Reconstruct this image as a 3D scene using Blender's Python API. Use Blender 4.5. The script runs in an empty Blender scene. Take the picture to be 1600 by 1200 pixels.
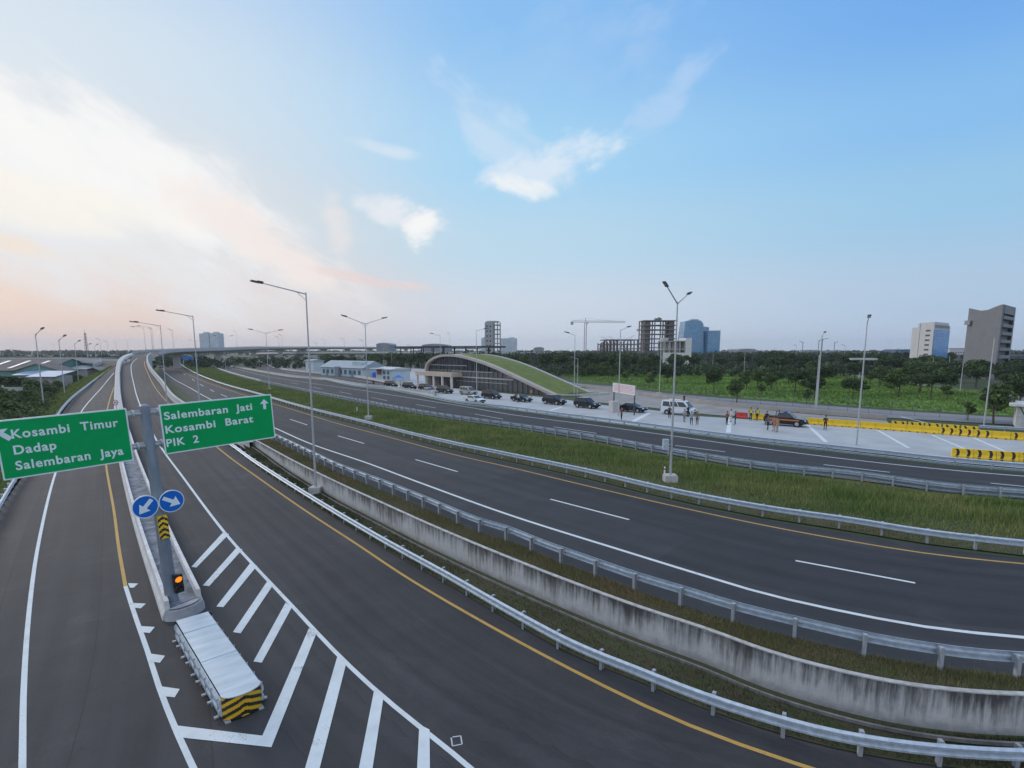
import bpy, bmesh, math, random
import numpy as np
from mathutils import Vector, Matrix
random.seed(7)
rng = np.random.default_rng(7)
S = bpy.context.scene
COL = S.collection
R = math.radians

# ------------------------------------------------------------------ camera
F = 850.0; PITCH = R(8.0); HOR = 548.0; CAMZ = 10.0
YP = HOR + F * math.tan(PITCH)
cam_d = bpy.data.cameras.new('camera')
cam = bpy.data.objects.new('camera', cam_d); COL.objects.link(cam); S.camera = cam
cam.location = (0, 0, CAMZ); cam.rotation_euler = (R(90) - PITCH, 0, 0)
cam_d.sensor_width = 36.0; cam_d.lens = 36.0 * F / 1600.0
cam_d.shift_y = (YP - 600.0) / 1600.0
cam_d.clip_start = 0.1; cam_d.clip_end = 20000
CP, SP = math.cos(PITCH), math.sin(PITCH)
def ray(x, y):
    a, b = (x - 800) / F, (YP - y) / F
    return Vector((a, b * SP + CP, b * CP - SP))
def U(x, y, z=0.0):                 # survey point of the photo taken on the level z
    d = ray(x, y); return Vector((0, 0, CAMZ)) + d * ((z - CAMZ) / d.z)
def UD(x, y, Y):                    # survey point at the distance Y
    d = ray(x, y); return Vector((0, 0, CAMZ)) + d * (Y / d.y)

# ------------------------------------------------------------------ sun, exposure
SUN_AZ, SUN_EL = R(-50), R(16)
sd = bpy.data.lights.new('sun', 'SUN'); sun = bpy.data.objects.new('sun', sd); COL.objects.link(sun)
sd.energy = 1.4; sd.angle = R(14); sd.color = (1.0, 0.90, 0.80)
sdir = Vector((math.sin(SUN_AZ) * math.cos(SUN_EL), math.cos(SUN_AZ) * math.cos(SUN_EL), math.sin(SUN_EL)))
sun.rotation_euler = sdir.to_track_quat('Z', 'Y').to_euler()
S.view_settings.view_transform = 'Standard'; S.view_settings.look = 'None'
S.view_settings.gamma = 1.0; S.view_settings.use_curve_mapping = False
S.view_settings.exposure = 0.0
S.cycles.max_bounces = 4; S.cycles.diffuse_bounces = 2; S.cycles.glossy_bounces = 3
S.cycles.transmission_bounces = 3; S.cycles.volume_bounces = 0
S.cycles.use_denoising = True

def lin(r, g, b):
    f = lambda c: ((c / 255) / 12.92) if c <= 10 else (((c / 255) + 0.055) / 1.055) ** 2.4
    return (f(r), f(g), f(b), 1.0)

# ------------------------------------------------------------------ sky
W = bpy.data.worlds.new('World'); S.world = W; W.use_nodes = True
wt = W.node_tree; wt.nodes.clear()
def N(t, typ, **kw):
    n = t.nodes.new(typ)
    for k, v in kw.items(): setattr(n, k, v)
    return n
def M_(t, op, a, b=None, c=None, clamp=False):
    n = t.nodes.new('ShaderNodeMath'); n.operation = op; n.use_clamp = clamp
    for i, v in enumerate((a, b, c)):
        if v is None: continue
        if isinstance(v, (int, float)): n.inputs[i].default_value = v
        else: t.links.new(v, n.inputs[i])
    return n.outputs[0]
def ramp(t, fac, stops, interp='EASE'):
    n = t.nodes.new('ShaderNodeValToRGB'); n.color_ramp.interpolation = interp
    e = n.color_ramp.elements
    while len(e) < len(stops): e.new(0.5)
    for i, (p, c) in enumerate(stops): e[i].position = p; e[i].color = c
    t.links.new(fac, n.inputs[0]); return n.outputs[0]
def mixc(t, fac, a, b, blend='MIX'):
    n = t.nodes.new('ShaderNodeMix'); n.data_type = 'RGBA'; n.blend_type = blend
    for s, v in ((n.inputs[0], fac), (n.inputs[6], a), (n.inputs[7], b)):
        if isinstance(v, (int, float)): s.default_value = v
        elif isinstance(v, tuple): s.default_value = v
        else: t.links.new(v, s)
    return n.outputs[2]
def smooth(t, v, a, b):
    n = t.nodes.new('ShaderNodeMapRange'); n.interpolation_type = 'SMOOTHSTEP'
    t.links.new(v, n.inputs[0]); n.inputs[1].default_value = a; n.inputs[2].default_value = b
    return n.outputs[0]
tc = N(wt, 'ShaderNodeTexCoord'); sx = N(wt, 'ShaderNodeSeparateXYZ'); wt.links.new(tc.outputs['Generated'], sx.inputs[0])
AZ = M_(wt, 'ARCTAN2', sx.outputs[0], sx.outputs[1]); EL = M_(wt, 'ARCSINE', sx.outputs[2])
sk = N(wt, 'ShaderNodeTexSky'); sk.sky_type = 'NISHITA'; sk.sun_disc = False
sk.sun_elevation = SUN_EL; sk.sun_rotation = SUN_AZ; sk.air_density = 1.2; sk.dust_density = 2.0
tsun = M_(wt, 'COSINE', M_(wt, 'SUBTRACT', AZ, SUN_AZ))
e01 = M_(wt, 'DIVIDE', EL, R(60), clamp=True)            # elevation 0..60 degrees
colL = ramp(wt, e01, [(0.0, lin(236, 207, 192)), (0.07, lin(237, 214, 202)), (0.20, lin(229, 226, 226)), (0.38, lin(216, 229, 240)), (0.55, lin(188, 214, 242)), (1.0, lin(130, 178, 232))])
colC = ramp(wt, e01, [(0.0, lin(213, 220, 231)), (0.07, lin(212, 222, 235)), (0.17, lin(190, 220, 239)), (0.30, lin(168, 215, 246)), (0.5, lin(140, 193, 243)), (1.0, lin(100, 156, 224))])
colR = ramp(wt, e01, [(0.0, lin(186, 204, 227)), (0.08, lin(178, 204, 229)), (0.2, lin(154, 202, 235)), (0.30, lin(136, 191, 240)), (0.43, lin(112, 171, 238)), (0.56, lin(98, 158, 232)), (1.0, lin(82, 140, 216))])
base = mixc(wt, smooth(wt, tsun, 0.66, 1.02), mixc(wt, smooth(wt, tsun, -0.05, 0.72), colR, colC), colL)
nish = N(wt, 'ShaderNodeMix'); nish.data_type = 'RGBA'; nish.blend_type = 'MULTIPLY'; nish.inputs[0].default_value = 1.0
wt.links.new(sk.outputs[0], nish.inputs[6]); nish.inputs[7].default_value = (0.1, 0.1, 0.1, 1)
skycol = mixc(wt, 0.98, nish.outputs[2], base)
def azel(x, y):
    d = ray(x, y).normalized(); return math.atan2(d.x, d.y), math.asin(d.z)
def skynoise(scale, det, rgh, z, ang=0.0, streak=1.0):
    ca, sa = math.cos(ang), math.sin(ang)
    u = M_(wt, 'ADD', M_(wt, 'MULTIPLY', AZ, ca), M_(wt, 'MULTIPLY', EL, sa)); v = M_(wt, 'ADD', M_(wt, 'MULTIPLY', AZ, -sa), M_(wt, 'MULTIPLY', EL, ca))
    cb = N(wt, 'ShaderNodeCombineXYZ'); wt.links.new(M_(wt, 'MULTIPLY', u, scale / streak), cb.inputs[0]); wt.links.new(M_(wt, 'MULTIPLY', v, scale), cb.inputs[1]); cb.inputs[2].default_value = z
    no = N(wt, 'ShaderNodeTexNoise'); no.inputs['Scale'].default_value = 1.0; no.inputs['Detail'].default_value = det; no.inputs['Roughness'].default_value = rgh
    wt.links.new(cb.outputs[0], no.inputs[0]); return no
def warp_of(no): w_ = N(wt, 'ShaderNodeSeparateColor'); wt.links.new(no.outputs[1], w_.inputs[0]); return [M_(wt, 'SUBTRACT', w_.outputs[k], 0.5) for k in (0, 1)]
WARP = {'big': warp_of(skynoise(4.5, 3, .55, 1.7)), 'small': warp_of(skynoise(14, 3, .55, 6.2))}
STR = {'down': skynoise(15, 8, .68, 3.1, R(-26), 2.6).outputs[0], 'up': skynoise(26, 7, .68, 8.8, R(16), 2.2).outputs[0]}
def cloud(col, cx, cy, rx, ry, ang, color, strength, size='small', st='down', lo=-0.15, hi=1.25, k=1.7, warp=1.0):
    """a cloud bank: an ellipse of sky (direction space), its outline warped and its inside broken into feathered streaks"""
    a0, e0 = azel(cx, cy)
    a1, _ = azel(cx + rx, cy); _, e1 = azel(cx, cy - ry)
    ra, re = abs(a1 - a0), abs(e1 - e0)
    ca, sa = math.cos(ang), math.sin(ang)
    da = M_(wt, 'SUBTRACT', AZ, a0); de = M_(wt, 'SUBTRACT', EL, e0)
    u = M_(wt, 'DIVIDE', M_(wt, 'ADD', M_(wt, 'MULTIPLY', da, ca), M_(wt, 'MULTIPLY', de, sa)), ra)
    v = M_(wt, 'DIVIDE', M_(wt, 'ADD', M_(wt, 'MULTIPLY', da, -sa), M_(wt, 'MULTIPLY', de, ca)), re)
    ws = WARP[size]
    uw = M_(wt, 'MULTIPLY_ADD', ws[0], warp, u); vw = M_(wt, 'MULTIPLY_ADD', ws[1], warp * 1.3, v)
    r2 = M_(wt, 'ADD', M_(wt, 'MULTIPLY', uw, uw), M_(wt, 'MULTIPLY', vw, vw))
    m = M_(wt, 'MULTIPLY_ADD', M_(wt, 'SUBTRACT', STR[st], 0.5), k * 1.45, M_(wt, 'SUBTRACT', 1.0, r2))
    m = M_(wt, 'MULTIPLY', smooth(wt, m, lo, hi), strength)
    m = M_(wt, 'MULTIPLY', m, smooth(wt, r2, 2.6, 0.8))
    return mixc(wt, m, col, color)
fill_sky = M_(wt, 'MAXIMUM', M_(wt, 'MULTIPLY', smooth(wt, EL, R(33), R(62)), 0.85), M_(wt, 'MULTIPLY', smooth(wt, sx.outputs[1], 0.05, -0.6), 0.75))   # unseen whitish sky added overhead and behind us to brighten and neutralise daylight
c = mixc(wt, fill_sky, skycol, (0.98, 1.04, 1.17, 1.0))
CW, CP_, CY = lin(253, 252, 250), lin(249, 237, 231), lin(255, 249, 238)
c = cloud(c, 40, 285, 500, 185, R(-18), lin(238, 241, 244), 0.85, 'big', 'down', -0.5, 1.0, 1.8)
c = cloud(c, 50, 225, 360, 105, R(-24), CW, 0.78, 'big', 'down', -0.3, 1.1, 2.4)
c = cloud(c, 250, 290, 230, 90, R(-28), CW, 0.75, 'big', 'down', -0.3, 1.1, 2.4)
c = cloud(c, 40, 310, 300, 55, R(-4), CY, 0.75, 'big', 'down', -0.2, 1.0, 1.9, .8)
c = cloud(c, 400, 372, 160, 52, R(-28), CP_, 0.85, 'small', 'down', -0.1, 1.0, 1.8)
c = cloud(c, 525, 352, 26, 58, R(10), CP_, 0.5, 'small', 'up')
c = cloud(c, 15, 380, 85, 18, R(-14), lin(252, 232, 208), 0.7)
c = cloud(c, 590, 440, 105, 11, R(-9), lin(240, 217, 212), 0.75)
c = cloud(c, 632, 332, 82, 34, R(-14), lin(236, 239, 244), 0.9, 'small', 'up', 0.0, 1.0, 2.0)
c = cloud(c, 652, 352, 34, 46, R(16), CW, 0.85, 'small', 'up', 0.0, 1.0, 1.8)
c = cloud(c, 610, 234, 70, 12, R(-8), lin(222, 234, 245), 0.7)
c = cloud(c, 775, 215, 140, 58, R(-32), lin(212, 229, 246), 0.62, 'small', 'down', 0.0, 1.3, 2.4)
c = cloud(c, 860, 258, 140, 48, R(12), lin(224, 236, 248), 0.85, 'small', 'up', 0.0, 1.2, 2.3)
c = cloud(c, 815, 292, 66, 22, R(-14), CW, 0.75, 'small', 'down', 0.0, 1.0, 1.9)
c = cloud(c, 1050, 148, 95, 38, R(36), lin(192, 216, 245), 0.52, 'small', 'up', 0.0, 1.3, 2.3)
c = cloud(c, 1010, 70, 60, 90, R(8), lin(178, 205, 241), 0.4, 'small', 'up', 0.0, 1.4, 2.2)
c = cloud(c, 850, 90, 320, 90, R(18), lin(170, 204, 242), 0.35, 'big', 'up', 0.0, 1.4, 2.4)
bg = N(wt, 'ShaderNodeBackground'); wt.links.new(c, bg.inputs[0]); bg.inputs[1].default_value = 1.0
wo = N(wt, 'ShaderNodeOutputWorld'); wt.links.new(bg.outputs[0], wo.inputs[0])

# ------------------------------------------------------------------ materials
MATS = {}
def mat(name, col, rough=0.8, metal=0.0, var=0.15, scale=3.0, stretch=None, emit=None, spec=0.4, bump=0.0, island=0.0, col2=None):
    if name in MATS: return MATS[name]
    m = bpy.data.materials.new(name); m.use_nodes = True; t = m.node_tree
    b = t.nodes['Principled BSDF']; b.inputs['Roughness'].default_value = rough; b.inputs['Metallic'].default_value = metal
    b.inputs['Specular IOR Level'].default_value = spec
    c4 = (*col[:3], 1.0)
    out = None
    if var > 0:
        tcn = N(t, 'ShaderNodeTexCoord'); src = tcn.outputs['Object']
        if stretch:
            mp = N(t, 'ShaderNodeMapping'); t.links.new(src, mp.inputs[0]); mp.inputs['Scale'].default_value = stretch; src = mp.outputs[0]
        no = N(t, 'ShaderNodeTexNoise'); no.inputs['Scale'].default_value = scale; no.inputs['Detail'].default_value = 6; no.inputs['Roughness'].default_value = 0.62
        t.links.new(src, no.inputs[0])
        d = tuple(x * (1 - var) for x in col[:3]) + (1,); l = tuple(min(1, x * (1 + var)) for x in col[:3]) + (1,)
        if col2: d, l = c4, (*col2[:3], 1.0)
        out = ramp(t, no.outputs[0], [(0.3, d), (0.7, l)], 'LINEAR')
        if bump:
            bp = N(t, 'ShaderNodeBump'); bp.inputs['Strength'].default_value = bump; bp.inputs['Distance'].default_value = 0.05
            t.links.new(no.outputs[0], bp.inputs['Height']); t.links.new(bp.outputs[0], b.inputs['Normal'])
    if island:
        g = N(t, 'ShaderNodeNewGeometry')
        k = M_(t, 'ADD', M_(t, 'MULTIPLY', g.outputs['Random Per Island'], 2 * island), 1 - island)
        hv = N(t, 'ShaderNodeHueSaturation'); t.links.new(k, hv.inputs['Value'])
        if out is not None: t.links.new(out, hv.inputs['Color'])
        else: hv.inputs['Color'].default_value = c4
        out = hv.outputs[0]
    if out is not None: t.links.new(out, b.inputs['Base Color'])
    else: b.inputs['Base Color'].default_value = c4
    if emit:
        b.inputs['Emission Color'].default_value = c4; b.inputs['Emission Strength'].default_value = emit
    MATS[name] = m; return m

def asphalt(name, c0, c1, patch):
    m = bpy.data.materials.new(name); m.use_nodes = True; t = m.node_tree; b = t.nodes['Principled BSDF']
    uv = N(t, 'ShaderNodeTexCoord'); uvs = N(t, 'ShaderNodeSeparateXYZ'); t.links.new(uv.outputs['UV'], uvs.inputs[0])
    mp = N(t, 'ShaderNodeMapping'); mp.inputs['Scale'].default_value = (1.3, 0.05, 1); t.links.new(uv.outputs['UV'], mp.inputs[0])
    n1 = N(t, 'ShaderNodeTexNoise'); n1.inputs['Scale'].default_value = 1.0; n1.inputs['Detail'].default_value = 5; t.links.new(mp.outputs[0], n1.inputs[0])   # tyre bands
    n2 = N(t, 'ShaderNodeTexNoise'); n2.inputs['Scale'].default_value = 0.35; n2.inputs['Detail'].default_value = 6; n2.inputs['Roughness'].default_value = 0.65; t.links.new(uv.outputs['Object'], n2.inputs[0])
    n3 = N(t, 'ShaderNodeTexNoise'); n3.inputs['Scale'].default_value = 14; n3.inputs['Detail'].default_value = 5; n3.inputs['Roughness'].default_value = 0.75; t.links.new(uv.outputs['Object'], n3.inputs[0])
    f = M_(t, 'ADD', M_(t, 'MULTIPLY', n1.outputs[0], 0.4), M_(t, 'ADD', M_(t, 'MULTIPLY', n2.outputs[0], 0.35), M_(t, 'MULTIPLY', n3.outputs[0], 0.25)))
    col = ramp(t, f, [(0.36, (*c0, 1)), (0.64, (*c1, 1))], 'LINEAR')
    # paving lots laid at different times, and the joints between them
    lot = M_(t, 'FLOOR', M_(t, 'ADD', M_(t, 'DIVIDE', uvs.outputs[1], patch), M_(t, 'MULTIPLY', M_(t, 'FLOOR', M_(t, 'DIVIDE', uvs.outputs[0], 4.1)), 0.37)))
    wn = N(t, 'ShaderNodeTexWhiteNoise'); wn.noise_dimensions = '1D'; t.links.new(lot, wn.inputs['W'])
    hv = N(t, 'ShaderNodeHueSaturation'); t.links.new(M_(t, 'ADD', M_(t, 'MULTIPLY', wn.outputs[0], 0.22), 0.89), hv.inputs['Value']); t.links.new(col, hv.inputs['Color'])
    wheel = M_(t, 'COSINE', M_(t, 'MULTIPLY', uvs.outputs[0], 2 * math.pi / 1.83))     # polished wheel tracks, two to a lane
    mw = N(t, 'ShaderNodeMapping'); mw.inputs['Scale'].default_value = (0.5, 0.012, 1); t.links.new(uv.outputs['UV'], mw.inputs[0])
    nw = N(t, 'ShaderNodeTexNoise'); nw.inputs['Scale'].default_value = 1.0; nw.inputs['Detail'].default_value = 3; t.links.new(mw.outputs[0], nw.inputs[0])
    hw_ = N(t, 'ShaderNodeHueSaturation'); t.links.new(hv.outputs[0], hw_.inputs['Color']); t.links.new(M_(t, 'ADD', 1.0, M_(t, 'MULTIPLY', M_(t, 'MULTIPLY', wheel, nw.outputs[0]), 0.11)), hw_.inputs['Value']); hv = hw_
    seam = M_(t, 'LESS_THAN', M_(t, 'ABSOLUTE', M_(t, 'SUBTRACT', M_(t, 'FRACT', M_(t, 'DIVIDE', M_(t, 'ADD', uvs.outputs[0], M_(t, 'MULTIPLY', n2.outputs[0], 0.12)), 4.1)), 0.5)), 0.006)   # paving seams
    dust = smooth(t, M_(t, 'ADD', M_(t, 'MULTIPLY', n2.outputs[0], 0.7), M_(t, 'MULTIPLY', n3.outputs[0], 0.3)), 0.56, 0.70)
    hd = mixc(t, M_(t, 'MULTIPLY', dust, 0.30), hv.outputs[0], (0.125, 0.118, 0.108, 1))
    hs = mixc(t, M_(t, 'MULTIPLY', seam, 0.45), hd, (0.02, 0.02, 0.021, 1))
    # dark oil and rubber spots
    n4 = N(t, 'ShaderNodeTexNoise'); n4.inputs['Scale'].default_value = 0.9; n4.inputs['Detail'].default_value = 8; n4.inputs['Roughness'].default_value = 0.8; t.links.new(uv.outputs['Object'], n4.inputs[0])
    col = mixc(t, M_(t, 'MULTIPLY', smooth(t, n4.outputs[0], 0.60, 0.74), 0.5), hs, (c0[0] * .5, c0[1] * .5, c0[2] * .5, 1))
    t.links.new(col, b.inputs['Base Color']); b.inputs['Roughness'].default_value = 0.86; b.inputs['Specular IOR Level'].default_value = 0.3
    bp = N(t, 'ShaderNodeBump'); bp.inputs['Strength'].default_value = 0.25; bp.inputs['Distance'].default_value = 0.01; t.links.new(n3.outputs[0], bp.inputs['Height']); t.links.new(bp.outputs[0], b.inputs['Normal'])
    MATS[name] = m; return m
ASPH = asphalt('asphalt', (0.029, 0.030, 0.033), (0.054, 0.055, 0.060), 47.0)
ASPH2 = asphalt('ramp_asphalt', (0.034, 0.034, 0.037), (0.060, 0.060, 0.064), 61.0)

def stained_wall():
    m = bpy.data.materials.new('stained_concrete'); m.use_nodes = True; t = m.node_tree; b = t.nodes['Principled BSDF']
    uv = N(t, 'ShaderNodeTexCoord'); s = N(t, 'ShaderNodeSeparateXYZ'); t.links.new(uv.outputs['UV'], s.inputs[0])   # u along, v 0..1 up
    def streak(su, sv, det, rgh):
        mp = N(t, 'ShaderNodeMapping'); mp.inputs['Scale'].default_value = (su, sv, 1); t.links.new(uv.outputs['UV'], mp.inputs[0])
        n = N(t, 'ShaderNodeTexNoise'); n.inputs['Scale'].default_value = 1; n.inputs['Detail'].default_value = det; n.inputs['Roughness'].default_value = rgh
        t.links.new(mp.outputs[0], n.inputs[0]); return n.outputs[0]
    fine = streak(5.5, 0.55, 7, 0.7); coarse = streak(0.45, 0.5, 4, 0.6); blot = streak(2.2, 3.0, 7, 0.75)
    # runs of grime that start at the coping and reach a random way down
    run = M_(t, 'ADD', M_(t, 'MULTIPLY', fine, 1.3), M_(t, 'ADD', M_(t, 'MULTIPLY', coarse, 0.9), M_(t, 'MULTIPLY', s.outputs[1], 0.55)))
    grime = smooth(t, run, 1.23, 1.78)
    col = mixc(t, grime, ramp(t, blot, [(0.3, (0.40, 0.395, 0.39, 1)), (0.7, (0.55, 0.54, 0.53, 1))], 'LINEAR'), (0.065, 0.063, 0.06, 1))
    pale = smooth(t, M_(t, 'SUBTRACT', fine, M_(t, 'MULTIPLY', s.outputs[1], 0.05)), 0.56, 0.70)
    col = mixc(t, M_(t, 'MULTIPLY', pale, 0.5), col, (0.68, 0.67, 0.66, 1))
    foot = M_(t, 'MULTIPLY', smooth(t, M_(t, 'ADD', M_(t, 'MULTIPLY', blot, 0.5), s.outputs[1]), 0.62, 0.24), 0.6)
    col = mixc(t, foot, col, (0.17, 0.165, 0.155, 1))
    t.links.new(col, b.inputs['Base Color']); b.inputs['Roughness'].default_value = 0.9
    MATS['stained_concrete'] = m; return m
STAIN = stained_wall()

def panel_glass(name, c0, c1, sx_, sz_, frame):
    """curtain wall: panes with thin mullions, by object space"""
    m = bpy.data.materials.new(name); m.use_nodes = True; t = m.node_tree; b = t.nodes['Principled BSDF']
    uv = N(t, 'ShaderNodeTexCoord'); s = N(t, 'ShaderNodeSeparateXYZ'); t.links.new(uv.outputs['UV'], s.inputs[0])
    u = M_(t, 'DIVIDE', s.outputs[0], sx_); v = M_(t, 'DIVIDE', s.outputs[1], sz_)
    cb = N(t, 'ShaderNodeCombineXYZ'); t.links.new(M_(t, 'FLOOR', u), cb.inputs[0]); t.links.new(M_(t, 'FLOOR', v), cb.inputs[1])
    wn = N(t, 'ShaderNodeTexWhiteNoise'); wn.noise_dimensions = '2D'; t.links.new(cb.outputs[0], wn.inputs['Vector'])
    col = ramp(t, wn.outputs[0], [(0, (*c0, 1)), (1, (*c1, 1))], 'LINEAR')
    eu = M_(t, 'LESS_THAN', M_(t, 'FRACT', u), 0.08); ev = M_(t, 'LESS_THAN', M_(t, 'FRACT', v), 0.10)
    e = M_(t, 'MAXIMUM', eu, ev)
    t.links.new(mixc(t, e, col, (*frame, 1)), b.inputs['Base Color'])
    t.links.new(M_(t, 'ADD', M_(t, 'MULTIPLY', e, 0.45), 0.09), b.inputs['Roughness'])
    b.inputs['Specular IOR Level'].default_value = 0.7
    MATS[name] = m; return m

GALV = mat('galvanised_steel', (0.46, 0.53, 0.60), 0.5, 0.4, 0.2, 5.0)
GALVD = mat('weathered_steel', (0.40, 0.43, 0.46), 0.55, 0.4, 0.2, 4.0)
POLE = mat('lamp_steel', (0.42, 0.44, 0.46), 0.5, 0.4, 0.12, 2.0)
def paint(name, c0, wear):
    m = bpy.data.materials.new(name); m.use_nodes = True; t = m.node_tree; b = t.nodes['Principled BSDF']; tcn = N(t, 'ShaderNodeTexCoord')
    def nz(sc, det, r): n = N(t, 'ShaderNodeTexNoise'); n.inputs['Scale'].default_value = sc; n.inputs['Detail'].default_value = det; n.inputs['Roughness'].default_value = r; t.links.new(tcn.outputs['Object'], n.inputs[0]); return n.outputs[0]
    big, small = nz(0.9, 5, .65), nz(26, 4, .7)
    col = ramp(t, big, [(0.3, tuple(x * .80 for x in c0) + (1,)), (0.65, c0 + (1,))], 'LINEAR')
    col = mixc(t, M_(t, 'MULTIPLY', smooth(t, M_(t, 'ADD', M_(t, 'MULTIPLY', big, 0.55), M_(t, 'MULTIPLY', small, 0.45)), wear, wear + .10), 0.75), col, (0.13, 0.125, 0.12, 1))
    t.links.new(col, b.inputs['Base Color']); b.inputs['Roughness'].default_value = .8; b.inputs['Specular IOR Level'].default_value = .3; MATS[name] = m; return m
WHITE = paint('white_road_paint', (0.68, 0.73, 0.74), 0.555)
WORN = mat('worn_white_paint', (0.55, 0.57, 0.58), 0.8, 0, 0.3, 2.2)
YELP = paint('yellow_road_paint', (0.52, 0.33, 0.09), 0.56)
CONC = mat('pale_concrete', (0.44, 0.43, 0.42), 0.9, 0, 0.18, 1.5)
CONCW = mat('whitewashed_concrete', (0.60, 0.59, 0.58), 0.85, 0, 0.22, 2.0)
CONCD = mat('dirty_concrete', (0.27, 0.275, 0.285), 0.9, 0, 0.4, 1.6, col2=(0.42, 0.43, 0.45))
SLAB = mat('patched_slab', (0.055, 0.065, 0.08), 0.9, 0, 0.5, 1.5, col2=(0.26, 0.29, 0.33))
PLAZA = mat('plaza_concrete', (0.40, 0.42, 0.43), 0.9, 0, 0.14, 0.25)
SOIL = mat('verge_soil', (0.085, 0.075, 0.042), 1.0, 0, 0.3, 0.8, bump=0.6, col2=(0.06, 0.085, 0.03))
SOILD = mat('brown_verge', (0.075, 0.062, 0.042), 1.0, 0, 0.3, 1.3, bump=0.8, col2=(0.055, 0.07, 0.026))
TERR = mat('ground_green', (0.035, 0.058, 0.02), 1.0, 0, 0.3, 0.02, bump=0.3, col2=(0.07, 0.09, 0.035))
FIELD = mat('field_grass', (0.055, 0.115, 0.024), 1.0, 0, 0.3, 0.09, bump=1.0, col2=(0.17, 0.28, 0.06))
BLADE = mat('grass_blades', (0.085, 0.165, 0.03), 0.9, 0, 0.35, 0.20, island=0.4, col2=(0.235, 0.245, 0.085))
BLADEB = mat('dry_grass_blades', (0.22, 0.165, 0.09), 0.95, 0, 0.35, 0.35, island=0.4, col2=(0.12, 0.135, 0.045))
LEAF = mat('dark_leaves', (0.028, 0.052, 0.018), 0.8, 0, 0.3, 0.35, island=0.5, col2=(0.058, 0.092, 0.03))
LEAF2 = mat('mid_leaves', (0.06, 0.10, 0.03), 0.8, 0, 0.3, 0.35, island=0.5, col2=(0.11, 0.16, 0.05))
LEAF3 = mat('far_leaves', (0.030, 0.048, 0.024), 0.9, 0, 0.3, 0.03, island=0.35, col2=(0.042, 0.062, 0.028))
BARK = mat('bark', (0.09, 0.07, 0.055), 0.95, 0, 0.3, 6)
SIGNG = mat('sign_green', (0.0, 0.34, 0.095), 0.6, 0, 0.07, 1.0, spec=0.15)
SIGNW = mat('sign_white', (0.70, 0.80, 0.84), 0.5, 0, 0.04, 2.0)
SIGNB = mat('sign_blue', (0.008, 0.13, 0.52), 0.5, 0, 0.05, 2.0, spec=0.2)
RED = mat('red_plastic', (0.55, 0.045, 0.035), 0.5, 0, 0.15, 2)
YEL = mat('yellow_plastic', (0.78, 0.50, 0.015), 0.5, 0, 0.12, 1.2)
BLK = mat('black_paint', (0.018, 0.016, 0.016), 0.55, 0, 0.2, 3)
AMBER = mat('lit_amber_lens', (1.0, 0.22, 0.01), 0.4, 0, 0, emit=1.3)
DARK = mat('dark_metal', (0.05, 0.052, 0.056), 0.5, 0.2, 0.15, 4)
LENS = mat('lamp_lens', (0.5, 0.52, 0.55), 0.25, 0, 0.05, 4)
CARB = mat('black_car_paint', (0.012, 0.012, 0.014), 0.18, 0.0, 0.1, 2, spec=0.6)
CARW = mat('white_car_paint', (0.72, 0.74, 0.76), 0.25, 0, 0.05, 2, spec=0.5)
CARS = mat('silver_car_paint', (0.45, 0.45, 0.44), 0.28, 0.4, 0.06, 2, spec=0.5)
CARN = mat('brown_car_paint', (0.05, 0.040, 0.034), 0.22, 0.1, 0.08, 2, spec=0.6)
GLASS = mat('car_glass', (0.02, 0.024, 0.03), 0.06, 0, 0.1, 1, spec=0.7)
TYRE = mat('tyre_rubber', (0.018, 0.018, 0.018), 0.9, 0, 0.2, 6)
RIM = mat('wheel_rim', (0.42, 0.43, 0.45), 0.35, 0.6, 0.1, 6)
HEADL = mat('headlamp_glass', (0.75, 0.77, 0.8), 0.15, 0, 0.05, 4, spec=0.7)
TAILL = mat('tail_lamp', (0.35, 0.02, 0.02), 0.3, 0, 0.1, 4)
ORNG = mat('orange_stripe', (0.60, 0.17, 0.03), 0.4, 0, 0.1, 2)
BLUEL = mat('blue_plastic', (0.03, 0.12, 0.62), 0.4, 0, 0.1, 2)
SKIN = mat('skin', (0.28, 0.16, 0.10), 0.7, 0, 0.08, 8)
HAIR = mat('hair', (0.015, 0.012, 0.010), 0.7, 0, 0.2, 12)

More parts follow.
